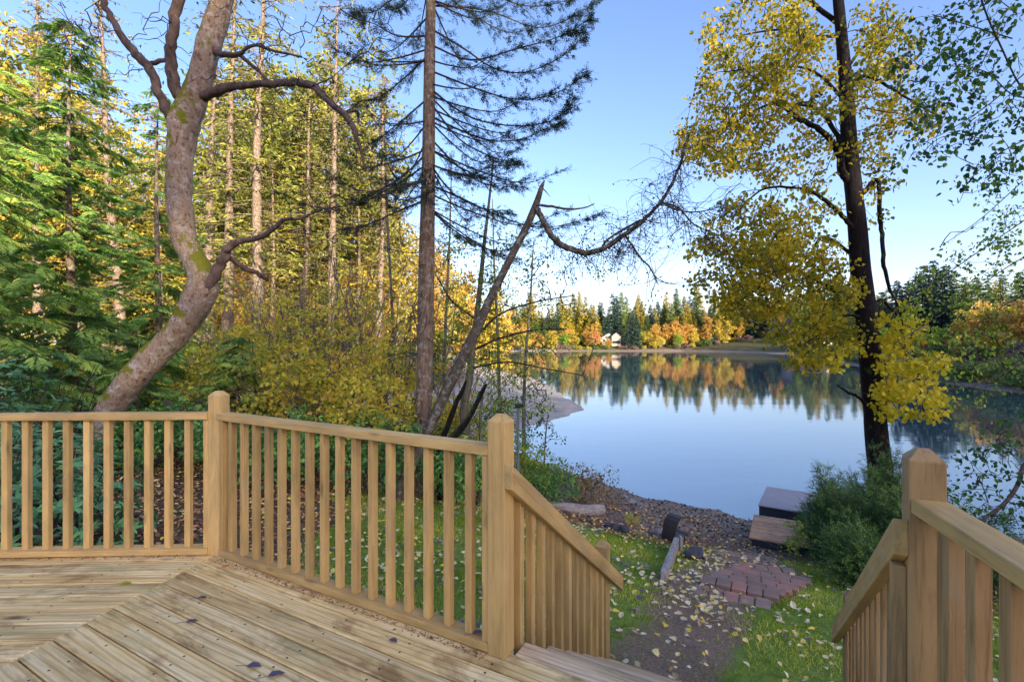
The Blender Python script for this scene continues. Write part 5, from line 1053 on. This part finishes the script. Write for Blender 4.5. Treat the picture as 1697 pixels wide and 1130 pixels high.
rock(1008, 9.9, .13, 'dark stone at the lawn edge nearest the stair railing', 'wet_stone'); rock(1022, 9.75, .15, 'dark stone second along the lawn edge', 'wet_stone'); rock(1034, 9.6, .13, 'dark stone third along the lawn edge', 'wet_stone')
rock(1046, 13.1, .16, 'pale rock at the water edge beside the bank bushes', 'rock', .5); rock(1036, 13.6, .12, 'smaller pale rock at the water edge', 'rock', .5); rock(1060, 12.9, .09, 'smallest pale rock at the water edge', 'rock', .4)
rock(1150, 8.05, .21, 'black boulder at the top left of the paver steps', 'wet_stone', .6)

# ------------------------------------------------------------------ curved dark chair, post lamp, edging
cp = at(1110, 895, 9.3); zc = gh(cp[0], cp[1]); ch = thing('lawn_chair', (cp[0], cp[1], zc), 'dark curved plastic chair turned away at the lawn edge', 'chair', rotz=-1.0)
def sheet(name, prof, w_, th, mat, parent):
    V = []; F = []; m = len(prof)
    for i, (yy, zz) in enumerate(prof):
        for xx in (-w_/2, w_/2): V.append((xx, yy, zz))
        for xx in (-w_/2, w_/2): V.append((xx, yy+th, zz-th*.2))
    for i in range(m-1):
        a = i*4; b = a+4; F += [(a, a+1, b+1, b), (a+2, b+2, b+3, a+3), (a, b, b+2, a+2), (a+1, a+3, b+3, b+1)]
    F += [(0, 2, 3, 1), (4*m-4, 4*m-3, 4*m-1, 4*m-2)]
    me = bpy.data.meshes.new(name); me.from_pydata(V, [], F); me.materials.append(M[mat]); me.update(); return link(name, me, parent)
sheet('backrest', [(-.06, .02), (-.05, .12), (-.03, .22), (0, .32), (.05, .41), (.12, .47), (.20, .49)], .30, .022, 'brown_plastic', ch)
sheet('seat', [(-.06, .12), (.10, .10), (.26, .12), (.34, .15)], .30, .02, 'brown_plastic', ch)
for sx in (-1, 1):
    for yy in (-.04, .28): g = Geo(); g.tube(np.array([[sx*.13, yy, -.05], [sx*.125, yy, .06], [sx*.12, yy, .12]]), .013, 6); link('leg', g.mesh('leg', M['brown_plastic']), ch)
lp = at(858.5, 700, 7.2); zl = gh(lp[0], lp[1]); lam = thing('lamp_post', (lp[0], lp[1], zl), 'thin grey pole with a flat black lamp head behind the stair-head post', 'lamp post')
top = EYE-(674-CY)/FPX*7.2-zl; g = Geo(); g.tube(np.array([[0, 0, -.1], [0, 0, top*.5], [0, 0, top]]), .021, 10); link('pole', g.mesh('pole', M['pole']), lam)
hd = link('lamp_head', box_mesh('lamp_head', .13, .10, .055, M['black'], .006), lam); hd.location = (.02, 0, top+.025); hb = link('bracket', box_mesh('bracket', .09, .03, .016, M['black'], .003), lam); hb.location = (-.02, 0, top-.012)
ea = at(1121, 905, 8.6); eb = at(1100, 972, 6.15); ed = thing('timber_edging', (eb[0], eb[1], gh(eb[0], eb[1])), 'weathered timber plank on edge beside the top of the paver steps', 'edging')
za, zb = gh(ea[0], ea[1])+.16, gh(eb[0], eb[1])+.03; beam('board', ed, z3(eb, zb), z3(ea, za), .085, .18, M['drift'], bev=.008)
q = at(1124, 903, 8.66); beam('stake', ed, np.array([q[0]+.05, q[1]+.02, gh(q[0], q[1])-.1]), np.array([q[0]+.05, q[1]+.02, gh(q[0], q[1])+.26]), .07, .05, M['drift'], up=(1, 0, 0))
# ------------------------------------------------------------------ docks
def dock(name, c, u, v, lu, lv_, ztop, th, boards, label, side, top):
    """c near-left corner, u along the near edge, v away"""
    u = unit(np.array(u, float)); v = unit(np.array(v, float)); c = np.array(c, float); o = thing(name, z3(c+u*lu/2+v*lv_/2, ztop-th), label, 'dock')
    cc = c+u*lu/2+v*lv_/2; frame_obj('float', box_mesh('float', lu*.98, lv_*.98, th, M[side], .01), o, z3(cc, ztop-.03-th/2), (u[0], u[1], 0))
    if boards:
        wv = lv_/boards
        for i in range(boards): frame_obj('plank', box_mesh('plank', lu, wv-.014, .03, M[top], .003), o, z3(c+u*lu/2+v*wv*(i+.5), ztop-.013+rng.normal(0, .0015)), (u[0], u[1], 0))
    else:
        for i in range(2): frame_obj('panel', box_mesh('panel', lu/2-.004, lv_*1.01, .025, M[top], .004), o, z3(c+u*lu*(i*.5+.25)+v*lv_/2, ztop-.013), (u[0], u[1], 0))
    return o
dock('wooden_dock', (4.78, 9.75), (.85, -.45), (.50, .87), 1.9, 1.5, -2.56, .30, 12, 'reddish-brown plank dock section pulled up on the beach', 'dock_side', 'dock_wood')
dock('grey_dock', (6.25, 12.55), (.82, -.55), (.66, .75), 2.1, 1.9, -2.82, .30, 0, 'grey flat-topped dock section at the water edge', 'dock_side', 'dock_grey')
# ------------------------------------------------------------------ paver steps
ps0 = at(1225, 975, 6.7); pv = thing('paver_steps', (ps0[0], ps0[1], gh(ps0[0], ps0[1])), 'fan of reddish-grey paver steps winding down to the beach', 'steps')
pave_mesh = {}
def paver(c2, z, e, lu, lv_):
    key = (round(lu, 2), round(lv_, 2))
    if key not in pave_mesh: pave_mesh[key] = box_mesh('paver', lu-.012, lv_-.012, .12, M['paver'], .005)
    o = frame_obj('paver', pave_mesh[key], pv, z3(c2, z-.06), (e[0], e[1], rng.normal(0, .004)), (rng.normal(0, .006), rng.normal(0, .006), 1)); return o
# each step: left end point, right end point, height, number of pavers
def wpt(px, py, h): Y = FPX*(EYE-h)/(py-CY); return np.array([(px-CX)/FPX*Y, Y])
rows = []
Ls = [(1150, 973), (1163, 956), (1178, 948), (1191, 945), (1203, 943), (1212, 941), (1214, 938), (1206, 933), (1192, 930), (1178, 921), (1172, 912)]
Rs = [(1278, 1003), (1292, 985), (1302, 981), (1312, 977), (1324, 973), (1336, 968), (1346, 962), (1318, 946), (1288, 942), (1285, 935), (1284, 927)]
hz = [-1.63, -1.66, -1.74, -1.82, -1.91, -2.00, -2.08, -2.19, -2.29, -2.38, -2.42]
for (l, r_, h) in zip(Ls, Rs, hz): rows.append((wpt(*l, h), wpt(*r_, h), h))
for i, (l, r_, h) in enumerate(rows):
    e = unit(r_-l); Lr = np.linalg.norm(r_-l); nrm = np.array([-e[1], e[0]]); n = 5 if i < 2 else 4+(i % 2); w_ = Lr/n; stag = 0
    dep = .26 if i == 0 else .24 if i == 1 else .20
    for j in range(n): paver(l+e*(w_*(j+.5)+stag*.4), h+rng.normal(0, .004), e, w_, dep)
# ------------------------------------------------------------------ lawn grass
def build_grass():
    g = Geo(); n = 260000; x = rng.uniform(-3.4, 7.2, n); y = rng.uniform(2.2, 10.8, n)
    p = lawn_mask(x, y)*(1-path_mask(x, y)*.93)*np.clip(.62+.5*np.sin(x*3.1+np.sin(y*2.3))*np.cos(y*2.7)+.35*np.sin(x*7.3-y*5.1)*np.cos(y*6.7+x*2), .2, 1); keep = rng.random(n) < p
    inside = ((x-P2[0])*n2[0]+(y-P2[1])*n2[1] < .25)
    keep &= ~inside; x, y = x[keep], y[keep]; k = len(x); P_ = np.stack([x, y, ground_h(x, y)-.004], 1)
    far_ = np.clip((y-3)/7, 0, 1); L = rng.uniform(.025, .065, k)*(1+.5*np.sin(x*2.3)*np.cos(y*1.9)); A = rng.normal(0, .55, (k, 3)); A[:, 2] = 1
    g.leaves(P_, A, rdir(k), L, .006+.006*far_, np.clip(.5+.25*np.sin(x*1.7+y*2.2)+rng.normal(0, .2, k), 0, 1), .3)
    tag(g.obj('lawn_grass', M['grass']), 'short green lawn grass between the deck and the beach', 'grass', kind='stuff')
build_grass()
# ------------------------------------------------------------------ fallen leaves
def leaf_spots(n, box, maskf):
    x = rng.uniform(box[0], box[1], n); y = rng.uniform(box[2], box[3], n); k = rng.random(n) < maskf(x, y); x, y = x[k], y[k]
    ins = ((x-P2[0])*n2[0]+(y-P2[1])*n2[1] < .3) & (np.abs(x) < 6); return x[~ins], y[~ins]
x, y = leaf_spots(16000, (-4.0, 7.5, 2.4, 11), lambda a, b: (lawn_mask(a, b)*.75+path_mask(a, b)*.4)*np.clip(.45+.45*np.sin(a*1.9+1)*np.cos(b*1.6)+.5*np.sin(a*4.7+b*3.1)*np.sin(b*5.3-a), .03, 1))
P_ = np.stack([x, y, ground_h(x, y)+.03+rng.random(len(x))*.015], 1); px_ = CX+FPX*x/y; vis = (px_ > 840) & (px_ < 1420) & (np.abs(x-2.2) < 4)
order = np.argsort(y+np.where(vis, 0, 100)); big_i = order[:300]; rest = order[300:6500]
g = Geo(); k = len(rest); g.fat(P_[rest], rdir(k)*[1, 1, .3], np.tile([0, 0, 1.0], (k, 1))+rdir(k)*.45, rng.uniform(.03, .095, k), rng.uniform(.025, .075, k)); tag(g.obj('fallen_leaves', M['fallen']), 'pale yellow fallen leaves scattered over the lawn', 'leaves', kind='stuff')
protos = []; vals_ = []; sizes_ = []
for i in range(14):
    g = Geo(); L = rng.uniform(.035, .08); vals_.append(rng.random()); sizes_.append(L); g.fat(np.array([[-L/2, 0, 0]]), np.array([[1.0, 0, .1]]), np.array([[0, .2, 1.0]]), np.array([L]), np.array([L*.8]), np.array([vals_[-1]])); g.tube(np.array([[-L*1.1, .01, 0], [-L*.8, .004, .004], [-L/2, 0, 0]]), .0012, 3, .3); protos.append(g.mesh('fallen_leaf', M['fallen']))
for j, i in enumerate(big_i):
    o = link('fallen_leaf', protos[j % 14]); o.location = tuple(float(c) for c in P_[i]); o.rotation_euler = (rng.normal(0, .32), rng.normal(0, .32), rng.uniform(0, 6.28)); xx, yy = P_[i][:2]
    v_ = vals_[j % 14]; hue = 'greyish' if v_ < .1 else 'tan' if v_ < .3 else 'cream' if v_ < .7 else 'yellow' if v_ < .95 else 'brown'; side = np.interp(yy, PATH[:, 1], PATH[:, 0])
    where = 'on the bare path' if path_mask(np.array([xx]), np.array([yy]))[0] > .5 else 'on the grass left of the path' if xx < side else 'on the grass right of the path'; far_w = 'close to the steps' if yy < 4.6 else 'halfway to the pavers' if yy < 6 else 'near the pavers'
    lab = f"{'small' if sizes_[j % 14] < .055 else 'large'} {hue} fallen leaf {where}, {far_w}"; tag(o, lab, 'leaf', lab)
# leaf litter under the trees and along the beach
n = 60000; x = rng.uniform(-9, 8, n); y = rng.uniform(3.2, 13, n); d = lake_sd(x, y); lm = lawn_mask(x, y); pr = (1-.9*path_mask(x, y))*np.where(d > 4.2, (1-lm)*.55, np.clip((d-.6)/2.5, 0, .55)*.5); kk = rng.random(n) < pr; x, y = x[kk], y[kk]
ins = ((x-P2[0])*n2[0]+(y-P2[1])*n2[1] < .2) & (y < 4.2); ins |= (y < 3.35) & (x < -1.8); x, y = x[~ins], y[~ins]; k = len(x)
g = Geo(); g.fat(np.stack([x, y, ground_h(x, y)+.012+.02*rng.random(k)], 1), rdir(k)*[1, 1, .4], np.tile([0, 0, 1.0], (k, 1))+rdir(k)*.6, rng.uniform(.04, .09, k), rng.uniform(.03, .065, k))
tag(g.obj('leaf_litter', M['litter']), 'brown leaf litter under the trees and on the beach', 'leaves', kind='stuff')
# gravel on the near beach
n = 5000; x = rng.uniform(.5, 9, n); y = rng.uniform(8, 17, n); d = lake_sd(x, y); kk = (d > .03) & (d < 3.8); x, y = x[kk], y[kk]; k = len(x)
g = Geo(); s = rng.uniform(.012, .04, k); c = np.stack([x, y, ground_h(x, y)+s*.2], 1)
oct_ = np.array([[1, 0, 0], [0, 1, 0], [-1, 0, 0], [0, -1, 0], [0, 0, .7]], float)
V = (c[:, None]+oct_[None]*s[:, None, None]*rng.uniform(.7, 1.2, (k, 5, 1))).reshape(-1, 3); b_ = np.arange(k)[:, None]*5
F = np.concatenate([b_+np.array([[0, 1, 4, 4]])[:, [0, 1, 2, 2]] if False else np.stack([b_[:, 0], b_[:, 0]+1, b_[:, 0]+2, b_[:, 0]+4], 1), np.stack([b_[:, 0], b_[:, 0]+4, b_[:, 0]+2, b_[:, 0]+3], 1)])
g.add(V, F, np.repeat(rng.random(k), 5)); tag(g.obj('beach_gravel', M['rock']), 'grey gravel strewn over the near beach', 'gravel', kind='stuff')

# ------------------------------------------------------------------ airy saplings between the fir and the lake
for px0, Y, base_y, top_y, lean, lab in ((735, 15.5, 690, 250, 14, 'thin airy sapling just right of the fir trunk'), (828, 17.0, 680, 330, -12, 'thin airy sapling behind the leaning snag'), (655, 14.0, 690, 200, -18, 'thin airy sapling just left of the fir trunk'), (868, 19.0, 668, 400, 16, 'slight sapling in front of the sand spit')):
    hh = base_y-top_y
    px_tree('sapling', [(px0, base_y, 6), (px0+lean*.2, base_y-hh*.3, 5), (px0+lean*.7, base_y-hh*.65, 3.5), (px0+lean, top_y, 1.5)], Y, lab, 'grey_bark',
            [(px0+lean*.6, top_y+hh*.25, 38, hh*.22, 2), (px0+lean*.3, top_y+hh*.55, 55, hh*.25, 3), (px0, base_y-hh*.2, 50, hh*.15, 1.2)], 95, 7, .28, .07, .05, 'soft_green', dY=1.2, r0=.012)
